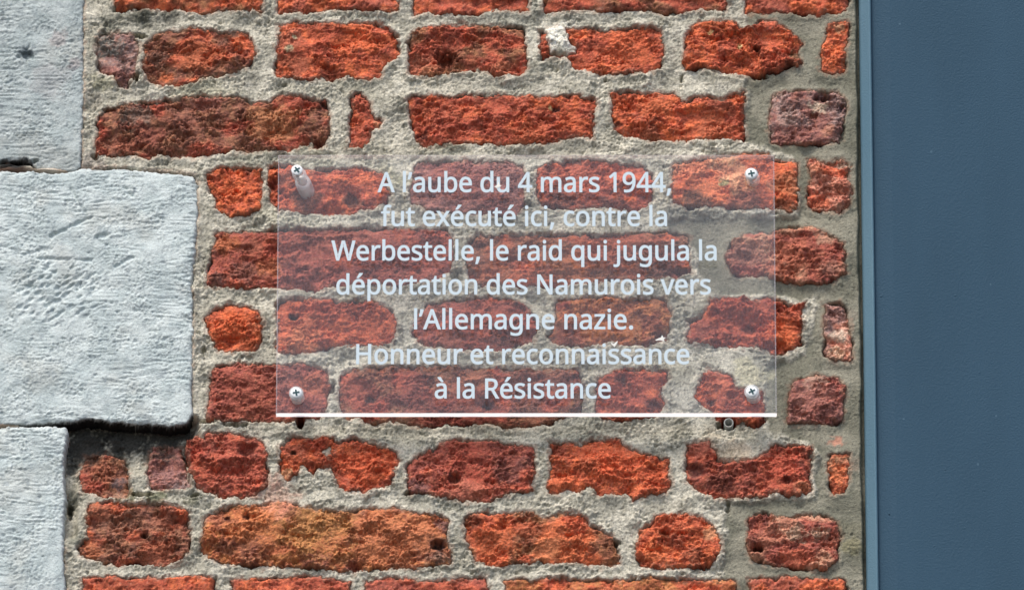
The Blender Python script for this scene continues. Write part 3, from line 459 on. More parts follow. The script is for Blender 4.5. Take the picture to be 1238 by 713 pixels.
GLYPHS = {
' ': (208, []),
',': (215, [[152,87,154,84,149,65,143,45,136,23,128,1,120,-20,111,-42,102,-64,94,-84,85,-103,68,-103,50,-103,
33,-103,38,-83,43,-61,49,-38,54,-15,58,8,63,31,67,54,70,74,73,93,98,93,123,93,148,93,150,90]]),
'.': (215, [[58,24,58,43,58,63,63,77,72,85,82,93,93,97,107,97,121,97,132,93,142,85,152,77,157,63,157,43,157,24,
152,10,142,2,132,-7,121,-11,107,-11,93,-11,82,-7,72,2,63,10]]),
'1': (459, [[285,191,285,0,262,0,239,0,216,0,216,133,216,267,216,400,216,416,216,429,216,439,216,450,217,460,
217,470,218,479,218,489,219,499,210,490,203,483,196,477,189,471,180,464,169,455,149,438,129,422,108,405,96,421,
84,437,71,452,123,492,175,532,226,573,246,573,265,573,285,573,285,382]]),
'4': (459, [[443,151,443,130,415,130,387,130,359,130,359,87,359,43,359,0,337,0,314,0,291,0,291,43,291,87,291,
130,200,130,108,130,17,130,17,150,17,170,17,190,107,319,196,447,286,576,311,576,335,576,359,576,359,448,359,
321,359,193,387,193,415,193,443,193,443,172],[291,314,291,374,291,388,291,400,291,412,292,423,292,434,293,444,
293,454,294,464,294,474,294,483,295,492,295,500,294,500,293,500,292,500,288,490,282,479,276,468,269,456,263,
446,257,438,200,356,143,275,86,193,154,193,223,193,291,193,291,253]]),
'9': (459, [[417,371,417,328,417,295,415,263,410,231,406,198,398,168,387,139,375,111,360,85,340,63,320,41,295,
23,265,11,234,-2,197,-8,154,-8,143,-8,131,-7,117,-6,103,-5,91,-3,82,0,82,20,82,40,82,60,91,57,103,54,115,53,
128,51,141,50,152,50,190,50,221,56,245,68,269,80,289,97,303,118,318,139,328,164,334,192,341,220,345,250,346,
281,344,281,342,281,341,281,333,268,323,257,310,247,298,237,283,229,266,223,248,217,228,214,204,214,172,214,
143,221,118,235,93,248,74,268,61,294,47,319,40,350,40,387,40,427,48,462,63,491,78,520,99,542,127,557,154,573,
186,581,223,581,250,581,276,575,299,565,323,555,343,539,361,518,379,497,392,471,402,439,412,408],[243,521,223,
521,190,521,163,510,142,488,120,466,110,433,110,388,110,351,119,322,137,301,155,280,182,269,220,269,245,269,
268,275,286,285,305,296,320,309,330,325,340,341,346,357,346,374,346,392,343,409,338,426,333,444,325,460,315,
474,305,488,292,500,277,508,261,517]]),
'A': (512, [[462,0,437,0,414,59,391,118,368,177,292,177,217,177,141,177,118,118,96,59,73,0,49,0,24,0,0,0,75,
192,149,383,224,575,245,575,267,575,289,575,363,383,437,192,512,0,487,0],[304,357,282,415,281,419,278,427,274,
438,271,449,267,461,263,473,260,485,257,494,255,500,252,490,250,479,247,468,244,457,241,447,238,438,235,429,
232,421,230,415,209,357,187,299,165,241,226,241,286,241,346,241,325,299]]),
'H': (594, [[516,191,516,0,492,0,468,0,443,0,443,89,443,178,443,267,346,267,248,267,150,267,150,178,150,89,150,
0,126,0,102,0,78,0,78,191,78,382,78,573,102,573,126,573,150,573,150,492,150,411,150,330,248,330,346,330,443,
330,443,411,443,492,443,573,468,573,492,573,516,573,516,382]]),
'N': (609, [[532,191,532,0,504,0,476,0,447,0,345,159,243,317,141,476,140,476,139,476,138,476,139,463,140,449,
141,432,142,415,142,397,143,378,144,359,144,340,144,320,144,213,144,107,144,0,122,0,100,0,78,0,78,191,78,382,
78,573,106,573,133,573,161,573,263,415,365,257,467,99,468,99,469,99,470,99,469,107,469,120,468,137,467,154,466,
173,466,193,465,214,464,232,464,249,464,357,464,465,464,573,487,573,509,573,532,573,532,382]]),
'R': (499, [[183,573,236,573,283,573,323,567,353,555,384,543,407,524,422,500,437,476,444,446,444,410,444,379,
439,354,427,334,416,313,402,297,385,285,367,273,349,264,330,257,382,171,434,86,487,0,459,0,431,0,403,0,356,79,
310,158,264,237,226,237,188,237,150,237,150,158,150,79,150,0,126,0,102,0,78,0,78,191,78,382,78,573,130,573],
[263,510,232,510,204,510,177,510,150,510,150,439,150,368,150,298,179,298,207,298,236,298,282,298,316,307,338,
325,359,344,370,371,370,407,370,432,365,452,355,467,345,482,330,493,310,500,289,507]]),
'W': (746, [[710,573,735,573,685,382,634,191,583,0,559,0,534,0,510,0,473,125,436,250,399,375,395,387,392,398,
389,410,386,422,383,433,380,443,377,454,375,463,373,471,371,479,370,485,370,488,369,485,368,479,367,471,366,
463,364,454,361,443,358,433,355,421,352,409,350,397,346,385,342,373,306,249,270,124,234,0,210,0,186,0,161,0,
111,191,60,382,10,573,35,573,60,573,85,573,115,456,144,339,174,223,177,211,180,198,183,186,186,174,188,163,190,
151,193,140,195,129,196,118,198,107,200,97,201,87,203,97,205,108,206,119,208,131,211,142,213,154,216,166,219,
179,222,191,225,203,229,215,232,227,265,342,299,457,333,573,358,573,383,573,407,573,442,457,477,341,512,225,
516,212,520,200,523,187,526,175,529,163,532,151,534,139,537,128,538,117,540,106,542,96,544,87,545,100,547,114,
550,129,553,143,556,159,560,175,563,191,567,207,572,224,601,340,631,456,660,573,685,573]]),
'a': (450, [[203,437,231,437,283,437,322,426,347,403,372,380,385,343,385,293,385,195,385,98,385,0,368,0,351,0,
334,0,329,20,325,41,320,61,319,61,318,61,317,61,304,45,292,32,279,22,266,12,251,4,234,-1,217,-6,196,-8,172,-8,
147,-8,124,-3,103,6,82,15,66,29,55,48,43,67,37,91,37,119,37,162,54,195,87,219,121,242,173,254,243,257,267,257,
292,258,316,259,316,268,316,276,316,285,316,321,308,345,293,359,277,373,255,380,227,380,204,380,183,377,163,
370,142,363,123,356,106,347,99,365,91,383,84,400,103,410,125,419,151,426,176,433],[273,209,252,208,198,206,161,
197,141,182,120,167,110,146,110,119,110,95,117,77,132,66,147,55,165,49,188,49,225,49,255,59,279,79,303,99,315,
130,315,172,315,184,315,197,315,210,294,209]]),
'b': (493, [[139,511,139,461,139,443,138,426,138,410,137,394,136,382,135,373,136,373,137,373,139,373,151,391,
168,406,189,419,211,431,238,437,272,437,325,437,368,418,401,381,433,344,449,289,449,215,449,166,442,125,427,91,
412,58,392,33,365,17,338,0,307,-8,272,-8,238,-8,211,-2,189,10,168,23,151,37,139,55,137,55,135,55,133,55,128,36,
123,18,119,0,102,0,85,0,68,0,68,203,68,406,68,609,92,609,115,609,139,609,139,560],[299,379,260,379,229,379,205,
373,188,361,170,350,157,332,150,308,142,285,139,254,139,217,139,216,139,215,139,214,139,161,147,121,165,93,182,
65,214,51,261,51,300,51,329,65,348,93,367,121,376,162,376,216,376,270,367,310,348,338,329,365]]),
'c': (385, [[265,-8,241,-8,203,-8,169,0,139,15,109,31,86,55,69,87,53,120,44,162,44,213,44,265,53,308,71,342,88,
375,112,399,142,415,173,430,207,438,245,438,267,438,288,436,309,431,329,426,346,421,358,415,351,395,344,376,
337,356,324,361,309,365,292,370,275,374,259,376,244,376,215,376,191,370,172,358,154,345,140,327,131,303,122,
279,117,249,117,213,117,179,122,150,131,126,140,102,153,84,172,71,190,59,213,53,240,53,263,53,284,55,302,60,
320,65,336,71,351,78,351,57,351,36,351,15,337,8,321,2,304,-2,286,-6]]),
'd': (493, [[243,-8,221,-8,167,-8,124,11,92,48,60,85,44,140,44,214,44,288,60,344,93,381,125,419,168,438,221,
438,244,438,263,435,280,429,296,424,311,416,323,407,335,397,346,386,354,374,356,374,358,374,359,374,359,381,
358,392,356,405,355,419,354,430,354,438,354,495,354,552,354,609,378,609,401,609,425,609,425,406,425,203,425,0,
406,0,387,0,368,0,365,19,361,38,358,58,357,58,356,58,354,58,346,45,335,34,323,24,311,15,296,7,279,1,263,-5],
[193,51,232,51,277,51,309,63,328,88,346,113,355,150,355,200,355,205,355,209,355,213,355,267,346,308,329,336,
311,365,279,379,231,379,193,379,165,364,146,334,127,304,117,263,117,213,117,161,127,121,146,93,165,65]]),
'e': (452, [[196,438,234,438,271,438,303,430,329,414,356,398,376,375,390,346,404,317,411,283,411,244,411,230,
411,215,411,201,313,201,215,201,117,201,118,153,131,116,154,90,178,65,211,52,254,52,281,52,306,55,327,60,348,
65,370,72,392,82,392,61,392,41,392,20,370,10,349,3,327,-1,306,-6,280,-8,251,-8,210,-8,174,0,143,17,112,33,88,
58,70,91,53,124,44,164,44,212,44,259,52,299,68,333,84,366,106,392,134,411,163,429],[257,380,233,380,200,380,
173,369,154,348,134,326,122,296,119,257,192,257,265,257,338,257,338,282,334,303,326,322,319,340,308,354,292,
364,277,375]]),
'f': (276, [[266,393,266,375,230,375,194,375,158,375,158,250,158,125,158,0,134,0,111,0,87,0,87,125,87,250,87,
375,62,375,37,375,12,375,12,386,12,397,12,408,37,416,62,424,87,432,87,441,87,449,87,457,87,494,93,524,104,547,
115,570,131,587,152,597,172,608,198,613,227,613,244,613,260,612,274,609,288,606,300,603,310,599,304,581,298,
562,292,544,283,546,273,549,262,552,251,554,240,556,228,556,204,556,187,548,175,532,164,516,158,492,158,458,
158,449,158,439,158,430,194,430,230,430,266,430,266,412]]),
'g': (493, [[165,438,221,438,249,438,274,433,297,422,320,411,339,395,355,373,357,373,358,373,359,373,362,392,
366,411,369,430,388,430,406,430,425,430,425,284,425,138,425,-7,425,-48,418,-82,404,-109,390,-137,369,-158,341,
-172,312,-186,276,-192,233,-192,202,-192,173,-190,147,-186,121,-181,98,-174,78,-165,78,-144,78,-122,78,-100,98,
-111,122,-119,149,-125,176,-131,206,-134,237,-134,273,-134,302,-123,324,-101,345,-80,355,-50,355,-13,355,-7,
355,-2,355,4,355,10,356,20,356,32,357,44,357,52,358,57,357,57,356,57,354,57,339,35,321,19,299,8,277,-3,251,-8,
221,-8,166,-8,122,11,91,51,60,90,44,144,44,214,44,283,60,337,91,377,122,418],[259,379,230,379,206,379,186,372,
169,359,152,346,139,328,130,303,121,279,117,249,117,213,117,160,127,120,146,92,166,64,194,50,232,50,254,50,272,
53,288,58,303,64,316,73,326,85,337,97,344,112,349,131,354,149,356,172,356,197,356,203,356,209,356,214,356,253,
352,285,343,309,334,333,320,350,302,362,283,373]]),
'i': (207, [[115,430,139,430,139,287,139,143,139,0,115,0,92,0,68,0,68,143,68,287,68,430,92,430],[92,591,104,
591,115,591,124,587,133,580,141,573,145,562,145,546,145,531,141,520,133,512,124,505,115,501,104,501,92,501,83,
505,75,512,67,520,63,531,63,546,63,562,67,573,75,580,83,587]]),
'j': (207, [[46,-192,18,-192,4,-192,-7,-192,-18,-190,-28,-188,-37,-186,-44,-183,-44,-164,-44,-145,-44,-126,-36,
-128,-28,-130,-19,-132,-11,-133,-1,-134,9,-134,26,-134,40,-129,51,-120,63,-111,68,-93,68,-67,68,99,68,264,68,
430,92,430,115,430,139,430,139,265,139,101,139,-64,139,-91,134,-114,126,-133,117,-152,104,-167,87,-177,69,
-187],[63,531,63,546,63,562,67,573,75,580,83,587,92,591,104,591,115,591,124,587,133,580,141,573,145,562,145,
546,145,531,141,520,133,512,124,505,115,501,104,501,92,501,83,505,75,512,67,520]]),
'l': (207, [[139,203,139,0,115,0,92,0,68,0,68,203,68,406,68,609,92,609,115,609,139,609,139,406]]),
'm': (750, [[512,438,540,438,588,438,625,425,649,401,673,376,685,335,685,280,685,187,685,93,685,0,662,0,638,0,
615,0,615,92,615,184,615,277,615,310,608,336,594,353,580,370,558,379,528,379,486,379,456,366,438,342,420,318,
411,283,411,237,411,158,411,79,411,0,388,0,365,0,342,0,342,92,342,184,342,277,342,299,338,318,332,333,326,348,
316,360,303,367,290,375,274,379,253,379,225,379,202,372,185,360,169,348,157,331,150,308,142,285,139,257,139,
223,139,149,139,74,139,0,115,0,92,0,68,0,68,143,68,287,68,430,87,430,106,430,125,430,129,410,132,391,136,371,
137,371,138,371,140,371,149,386,160,399,173,409,186,418,200,426,217,431,233,435,249,438,266,438,299,438,327,
432,349,420,371,408,388,390,398,366,399,366,400,366,402,366,416,390,436,408,461,420,486,432]]),
'n': (495, [[257,438,275,438,326,438,365,425,391,401,418,376,431,335,431,280,431,187,431,93,431,0,407,0,384,0,
361,0,361,92,361,183,361,275,361,310,353,336,338,353,322,370,298,379,265,379,217,379,184,365,166,338,148,312,
139,273,139,223,139,149,139,74,139,0,115,0,92,0,68,0,68,143,68,287,68,430,87,430,106,430,125,430,129,410,132,
391,136,371,137,371,138,371,140,371,149,386,161,399,175,409,189,418,205,426,222,431,239,435]]),
'o': (485, [[442,263,442,216,442,180,437,148,428,121,418,93,405,70,388,51,370,31,349,17,324,7,300,-3,272,-8,
241,-8,213,-8,187,-3,163,7,139,17,118,31,100,51,83,70,69,93,59,121,49,148,44,180,44,216,44,263,52,304,68,336,
84,369,107,394,137,412,167,429,203,438,244,438,283,438,317,429,347,412,377,394,400,369,417,336,433,304],[117,
267,117,216,117,182,121,153,130,128,139,103,153,84,172,71,190,57,214,51,243,51,272,51,296,57,314,71,333,84,347,
103,356,128,364,153,369,182,369,216,369,250,364,279,355,303,346,327,332,346,314,359,296,372,272,379,242,379,
198,379,167,364,147,335,127,306]]),
'p': (493, [[250,438,273,438,326,438,368,419,401,383,433,346,449,290,449,216,449,167,442,126,427,93,412,59,392,
34,365,17,339,0,308,-8,272,-8,250,-8,230,-5,213,1,196,7,182,14,170,24,158,33,147,43,139,55,137,55,136,55,134,
55,135,45,136,34,137,20,138,6,139,-6,139,-16,139,-75,139,-134,139,-192,115,-192,92,-192,68,-192,68,15,68,222,
68,430,87,430,107,430,126,430,129,410,132,391,136,371,137,371,138,371,139,371,147,384,158,395,170,405,182,415,
196,423,213,429,230,435],[299,379,260,379,231,379,208,373,190,362,172,351,160,335,152,313,144,291,139,263,139,
229,139,225,139,220,139,216,139,180,142,150,150,126,157,101,170,83,188,70,206,57,230,51,261,51,288,51,309,58,
326,72,343,87,355,106,364,131,372,156,376,184,376,217,376,266,367,305,348,334,329,364]]),
'q': (493, [[354,-70,354,-9,354,1,355,12,355,25,356,38,357,49,358,58,357,58,355,58,354,58,341,40,324,24,303,11,
281,-2,253,-8,219,-8,167,-8,125,11,93,48,60,85,44,140,44,214,44,263,52,304,67,338,82,371,102,396,129,413,156,
429,187,438,221,438,255,438,283,431,304,419,325,406,342,390,355,371,356,371,357,371,358,371,362,391,365,410,
369,430,388,430,406,430,425,430,425,222,425,15,425,-192,401,-192,378,-192,354,-192,354,-131],[194,51,233,51,
262,51,286,56,304,67,321,77,334,94,342,116,350,138,355,166,355,199,355,204,355,209,355,213,355,268,346,309,328,
337,310,365,277,379,231,379,192,379,164,364,145,334,126,304,117,263,117,213,117,162,127,122,146,93,165,65]]),
'r': (331, [[249,438,269,438,277,438,285,437,295,437,304,436,312,435,319,433,316,411,313,390,310,368,303,370,
296,371,287,372,279,373,271,374,264,374,247,374,231,370,217,363,202,356,188,347,176,334,165,321,155,306,149,
289,142,271,139,251,139,229,139,153,139,76,139,0,115,0,92,0,68,0,68,143,68,287,68,430,87,430,107,430,126,430,
129,404,131,377,134,351,135,351,136,351,137,351,146,367,157,382,170,395,183,408,198,418,214,426,231,434]]),
's': (384, [[348,142,348,119,348,91,341,68,327,49,313,30,294,16,268,6,242,-3,212,-8,176,-8,146,-8,121,-6,99,-1,
77,4,58,11,42,19,42,41,42,62,42,83,59,75,80,67,104,60,128,53,153,49,178,49,214,49,240,55,256,66,272,78,280,93,
280,112,280,123,277,133,271,141,265,150,255,158,239,167,224,175,202,185,174,196,146,206,122,217,103,228,83,238,
68,251,57,266,46,281,41,300,41,324,41,360,56,388,85,408,115,428,154,438,202,438,228,438,253,435,275,430,298,
425,319,418,339,409,331,390,323,372,315,353,297,360,278,367,258,372,238,377,218,380,197,380,168,380,146,375,
131,366,116,357,108,344,108,328,108,316,112,306,119,298,126,290,137,282,154,274,170,266,191,256,219,246,246,
236,269,226,289,215,308,204,323,191,333,176,343,161]]),
't': (289, [[192,50,212,50,222,50,233,51,245,53,256,54,265,56,272,59,272,41,272,23,272,5,264,1,254,-2,240,-4,
226,-7,213,-8,200,-8,177,-8,157,-4,138,4,119,11,103,25,91,44,80,63,74,90,74,125,74,209,74,292,74,375,53,375,33,
375,13,375,13,387,13,398,13,409,33,418,54,428,75,437,84,468,93,498,103,528,117,528,130,528,144,528,144,496,144,
463,144,430,186,430,227,430,269,430,269,412,269,393,269,375,227,375,186,375,144,375,144,292,144,210,144,127,
144,101,151,81,163,69,176,56]]),
'u': (495, [[404,430,427,430,427,287,427,143,427,0,408,0,389,0,370,0,366,19,363,38,359,57,358,57,357,57,356,57,
347,42,335,30,321,20,306,10,291,3,273,-1,256,-6,238,-8,220,-8,186,-8,157,-3,134,8,110,19,93,36,81,59,69,82,63,
112,63,148,63,242,63,336,63,430,87,430,111,430,135,430,135,338,135,245,135,153,135,119,142,93,158,76,173,59,
198,51,230,51,262,51,287,57,306,69,324,81,337,98,345,121,353,145,357,173,357,206,357,281,357,355,357,430,380,
430]]),
'v': (407, [[190,0,163,0,109,143,54,287,0,430,25,430,50,430,75,430,106,345,136,261,167,176,171,165,176,152,180,
137,185,123,190,109,193,96,197,83,200,72,201,63,202,63,203,63,204,63,207,72,210,83,214,96,218,110,222,123,227,
138,232,152,237,165,241,176,271,261,302,345,332,430,357,430,382,430,407,430,353,287,298,143,244,0,217,0]]),
'x': (424, [[118,146,170,220,121,290,71,360,22,430,48,430,75,430,102,430,139,376,176,322,213,268,249,322,286,
376,322,430,349,430,375,430,402,430,352,360,303,290,253,220,306,146,358,73,410,0,383,0,356,0,330,0,291,57,252,
114,213,172,173,114,133,57,94,0,67,0,41,0,14,0,66,73]]),
'z': (377, [[346,18,346,0,241,0,136,0,31,0,31,16,31,31,31,47,108,156,185,266,262,375,190,375,117,375,45,375,45,
393,45,412,45,430,143,430,242,430,340,430,340,412,340,395,340,377,264,269,188,162,112,55,190,55,268,55,346,55,
346,36]]),
'à': (450, [[203,437,231,437,283,437,322,426,347,403,372,380,385,343,385,293,385,195,385,98,385,0,368,0,351,0,
334,0,329,20,325,41,320,61,319,61,318,61,317,61,304,45,292,32,279,22,266,12,251,4,234,-1,217,-6,196,-8,172,-8,
147,-8,124,-3,103,6,82,15,66,29,55,48,43,67,37,91,37,119,37,162,54,195,87,219,121,242,173,254,243,257,267,257,
292,258,316,259,316,268,316,276,316,285,316,321,308,345,293,359,277,373,255,380,227,380,204,380,183,377,163,
370,142,363,123,356,106,347,99,365,91,383,84,400,103,410,125,419,151,426,176,433],[273,209,252,208,198,206,161,
197,141,182,120,167,110,146,110,119,110,95,117,77,132,66,147,55,165,49,188,49,225,49,255,59,279,79,303,99,315,
130,315,172,315,184,315,197,315,210,294,209],[177,614,205,614,211,603,219,589,227,575,236,560,246,546,255,532,
265,518,274,506,282,496,282,492,282,489,282,486,267,486,251,486,235,486,226,493,216,502,204,513,193,523,182,
534,171,546,160,557,150,568,142,579,133,590,126,599,121,606,121,609,121,612,121,614,149,614]]),
'é': (452, [[196,438,234,438,271,438,303,430,329,414,356,398,376,375,390,346,404,317,411,283,411,244,411,230,
411,215,411,201,313,201,215,201,117,201,118,153,131,116,154,90,178,65,211,52,254,52,281,52,306,55,327,60,348,
65,370,72,392,82,392,61,392,41,392,20,370,10,349,3,327,-1,306,-6,280,-8,251,-8,210,-8,174,0,143,17,112,33,88,
58,70,91,53,124,44,164,44,212,44,259,52,299,68,333,84,366,106,392,134,411,163,429],[257,380,233,380,200,380,
173,369,154,348,134,326,122,296,119,257,192,257,265,257,338,257,338,282,334,303,326,322,319,340,308,354,292,
364,277,375],[347,609,347,606,342,599,335,590,326,579,317,568,307,557,296,546,285,534,274,523,263,513,252,502,
242,493,233,486,217,486,202,486,186,486,186,489,186,492,186,496,194,506,203,518,212,532,221,546,231,560,240,
575,249,589,256,603,262,614,291,614,319,614,347,614,347,612]]),
'’': (140, [[129,567,131,564,126,545,120,525,112,503,105,481,97,459,88,437,79,416,70,395,62,376,44,376,27,376,
10,376,13,391,17,407,21,424,25,441,29,459,32,476,36,493,39,510,42,527,45,543,48,559,50,573,75,573,100,573,125,
573,127,570]]),}
LINES = [("A l’aube du 4 mars 1944,",457,811,232),("fut exécuté ici, contre la",461,806,273),
 ("Werbestelle, le raid qui jugula la",401,866,314.5),("déportation des Namurois vers",407,859,355.5),
 ("l’Allemagne nazie.",501,765,397.5),("Honneur et reconnaissance",431,833,439.5),("à la Résistance",526,738,481)]

# ------------------------------------------------------------------ shared relief
def recess(u, v):
    """how far the wall under the overhanging block is set back"""
    u0, v0 = P(82, 513); u1, v1 = P(238, 556)
    j = fbm(u, v, 30, 2, 51) * 5
    a = sstep(u0 - 60, u0 - 50, u) * (1 - sstep(u1 - 8 + j, u1 + 6 + j, u)) * sstep(v1 - 22 + j, v1 + 6 + j, v) * (1 - sstep(v0 + 6, v0 + 14, v))
    u2, v2 = P(93, 645)
    b = sstep(u0 - 60, u0 - 50, u) * (1 - sstep(u2 - 4 + j * .6, u2 + 3 + j * .6, u)) * sstep(v2 - 10, v2 + 4, v) * (1 - sstep(v0 + 6, v0 + 14, v))
    return -24 * a - 14 * b * (1 - a)

def dips(u, v):
    r = 0.0
    nz = fbm(u, v, 6, 3, 61, gain=.65)
    for q, (x, y, ra, rb, dep) in enumerate(DIPS):
        cu, cv = P(x, y)
        d = np.sqrt(((u - cu) / ra) ** 2 + ((v - cv) / rb) ** 2) + nz * (0.12 if q < 2 else 0.6)
        r = r - dep * (1 - sstep(0.85 if q < 2 else 0.45, 1.15, d))
    return r

def gap(u, v):
    """0 = mortar smeared flush to the brick, 1 = open dark joint"""
    return sstep(0.12, 0.75, fbm(u, v, 26, 2, 71) + 0.12 * fbm(u, v, 5, 1, 73))

CUTP = [poly(c) for c in CUTS]

def brick_sd(wu, wv, pl):
    sd = sdist(wu, wv, pl)
    lo = pl.min(0); hi = pl.max(0)
    for c in CUTP:
        m = c.mean(0)
        if lo[0] - 3 < m[0] < hi[0] + 3 and lo[1] - 3 < m[1] < hi[1] + 3:
            sd = np.minimum(sd, -sdist(wu, wv, c))
    return sd

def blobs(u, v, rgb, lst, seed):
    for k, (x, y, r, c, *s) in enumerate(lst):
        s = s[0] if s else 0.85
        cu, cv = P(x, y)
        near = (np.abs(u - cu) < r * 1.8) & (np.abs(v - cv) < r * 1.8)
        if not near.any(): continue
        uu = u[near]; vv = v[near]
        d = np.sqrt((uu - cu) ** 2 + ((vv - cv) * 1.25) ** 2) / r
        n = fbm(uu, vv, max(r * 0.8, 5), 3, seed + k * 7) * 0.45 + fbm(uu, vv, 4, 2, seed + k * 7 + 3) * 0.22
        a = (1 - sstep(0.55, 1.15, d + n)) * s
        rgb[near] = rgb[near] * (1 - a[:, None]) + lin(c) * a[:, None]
    return rgb

# ------------------------------------------------------------------ brick wall
wall = empty("brick_wall")
tag(wall, "old weathered red and orange brick wall with thick uneven grey mortar joints", "wall")

rnd = random.Random(5)
def loose_outline(x0, x1, y0, y1):
    pts = []
    j = lambda a: rnd.uniform(-a, a)
    n = max(2, int((x1 - x0) / 35))
    for i in range(n + 1): pts.append((x0 + (x1 - x0) * i / n + j(3), y0 + j(3.5)))
    pts.append((x1 + j(4), (y0 + y1) / 2 + j(5)))
    for i in range(n, -1, -1): pts.append((x0 + (x1 - x0) * i / n + j(3), y1 + j(3.5)))
    pts.append((x0 + j(4), (y0 + y1) / 2 + j(5)))
    return pts

def make_brick(pts, pal, lev, rough, pal2, flake, patches, seed, step=1.05, extra=None):
    pl = poly(pts, 0)
    lo = pl.min(0) - 7; hi = pl.max(0) + 7
    us = np.arange(lo[0], hi[0], step); vs = np.arange(lo[1], hi[1], step)
    U, V = np.meshgrid(us, vs)
    wu, wv = warp(U, V)
    sd = brick_sd(wu, wv, pl)
    g = gap(U, V)
    sx = 1.7
    n1 = fbm(U, V, 46, 2, seed, stretch=sx)
    n2 = fbm(U, V, 17, 3, seed + 5, gain=0.55, stretch=1.5)
    n3 = fbm(U, V, 5.2, 3, seed + 9, gain=0.6, stretch=1.25)
    # split, flaky faces: a terraced relief
    tn = (fbm(U, V, 30, 3, seed + 13, stretch=2.0) + 1.0) * 3.0
    ter = np.floor(tn) + sstep(0.0, 0.28, tn - np.floor(tn))
    rg = 1 - np.abs(fbm(U, V, 11, 3, seed + 15, gain=.6, stretch=1.6)) * 2
    gb = billow(wu, wv, 6.5, 2, seed + 10, stretch=1.15)
    gc = billow(U, V, 3.1, 1, seed + 11); gt = grit(U, V, seed + 12)
    rm = 0.25 + 1.35 * sstep(-.5, .5, fbm(U, V, 30, 2, seed + 17) + .1)
    n0 = fbm(U, V, 24, 2, seed + 19, stretch=1.4)
    rough = rough * rm
    h = lev + n1 * 2.8 + 1.6 * n0 + rough * (n2 * 2.7 + n3 * 1.0 + 0.9 * (gb - .6) + 0.75 * gt - 0.6 * np.clip(rg, 0, 1) ** 3) + .35 * gt + flake * (ter - 3.0) * 1.9
    pt = np.maximum(pits(wu, wv, 8, seed + 21, 0.35, 0.1, 0.34), .8 * pits(wu, wv, 4.6, seed + 23, 0.4, 0.16, 0.40))
    pt2 = pits(wu, wv, 26, seed + 25, 0.28, 0.10, 0.26)
    h = h - 2.4 * pt * rm - 3.5 * pt2
    rnd_r = 2.6
    h = h - (2.0 + 6.5 * g) * np.exp(-np.clip(sd, 0, None) / (1.4 + 1.6 * g)) - 1.0 * np.exp(-np.clip(sd, 0, None) / (rnd_r * 2.2))
    h = np.where(sd < 0, h + sd * 7, h)
    h = h + dips(U, V)
    for (x, y, r, c, *_) in patches:          # dark patches are hollows of the brick
        if sum(c) < 240 and r < 20:
            cu, cv = P(x, y)
            d = np.sqrt((U - cu) ** 2 + ((V - cv) * 1.2) ** 2) / r + n2 * .3
            h = h - min(r, 12) * 0.75 * (1 - sstep(0.2, 1.0, d))
    keep = sd > -2.6
    A, B, D = (lin(c) for c in PAL[pal]); A2, B2, _ = (lin(c) for c in PAL[pal2])
    k2 = sstep(-0.15, 0.35, fbm(U, V, 38, 3, seed + 31, stretch=1.3))[..., None]
    k1 = sstep(-0.35, 0.45, fbm(U, V, 12, 4, seed + 33, gain=.65))[..., None]
    rgb = (A * k1 + B * (1 - k1)) * (1 - k2) + (A2 * k1 + B2 * (1 - k1)) * k2
    kd = (sstep(0.28, 0.75, fbm(U, V, 15, 4, seed + 35, gain=.7)) * 0.36)[..., None]
    rgb = rgb * (1 - kd) + D * kd
    rgb = rgb * (1 + .25 * fbm(U, V, 24, 2, seed + 37))[..., None]
    rgb = blobs(U, V, rgb, patches, seed + 200)
    lum = (rgb @ np.array([.3, .6, .1]))[..., None]
    rgb = (rgb * np.array({'o': [1.0, 1.15, .80], 'y': [1.0, 1.02, .86], 'r': [.95, 1.10, .86], 'c': [.88, 1.04, .92], 'b': [.84, .98, .92]}.get(pal, [.86, .9, .9])) + lum * np.array([.31, .29, .22])) * (.98 if pal in 'orcby' else 1.06)
    rgb = rgb * (.92 + .16 * gt + .12 * np.clip(gb, 0, 1.4))[..., None]      # darker in the pores between the grains
    rgb = rgb * (1 + 0.30 * fbm(U, V, 3.0, 2, seed + 41))[..., None]
    hi = (sstep(.0, .7, fbm(U, V, 6.0, 4, seed + 42, gain=.8)) * .38)[..., None]      # sandy, paler grains of the broken clay
    rgb = rgb * (1 - hi) + (rgb * .55 + lin((226, 142, 106)) * .55) * hi
    # darker pits, mortar dust and grains on the face
    so = (np.clip(pt * 1.3, 0, 1) * 0.45 + pt2 * 0.35)[..., None]
    rgb = rgb * (1 - so * 0.4)
    gr = (sstep(0.56, 0.76, fbm(U, V, 3.2, 2, seed + 43) + 0.20 * fbm(U, V, 30, 1, seed + 44)) * 0.35)[..., None]
    rgb = rgb * (1 - gr) + lin((206, 150, 124)) * gr
    du = ((1 - sstep(0.0, 3.5, sd + fbm(U, V, 7, 2, seed + 47) * 4)) * (1 - g) * 0.4)[..., None]
    rgb = rgb * (1 - du) + lin((168, 140, 118)) * du
    gm = ((1 - sstep(0.0, 3.2, sd)) * g * 0.5)[..., None]
    rgb = rgb * (1 - gm) + lin((52, 42, 40)) * gm
    if extra is not None: h = h + extra(U, V)
    return grid_mesh("brick", U, V, h, keep, np.clip(rgb, 0.004, 0.9), MAT_BRICK, wall, skirt=-80)

ALLP = []
for i, (pts, pal, lev, rough, pal2, flake, patches) in enumerate(BR):
    ex = None
    if lev < -5:      # the two set-back bricks lean into the recess at their top
        ex = lambda U, V: 0.35 * np.minimum(recess(U, V) , 0) * 0.5
    bo = make_brick(pts, pal, lev, rough * 1.1, pal2, flake, patches, 1000 + i * 60, extra=ex)
    look = {'m': "greyish mauve brick", 'y': "ochre brick with scattered small holes", 'p': "pale pinkish broken brick"}.get(pal)
    if look: bo["label"] = look
    ALLP.append(poly(pts))
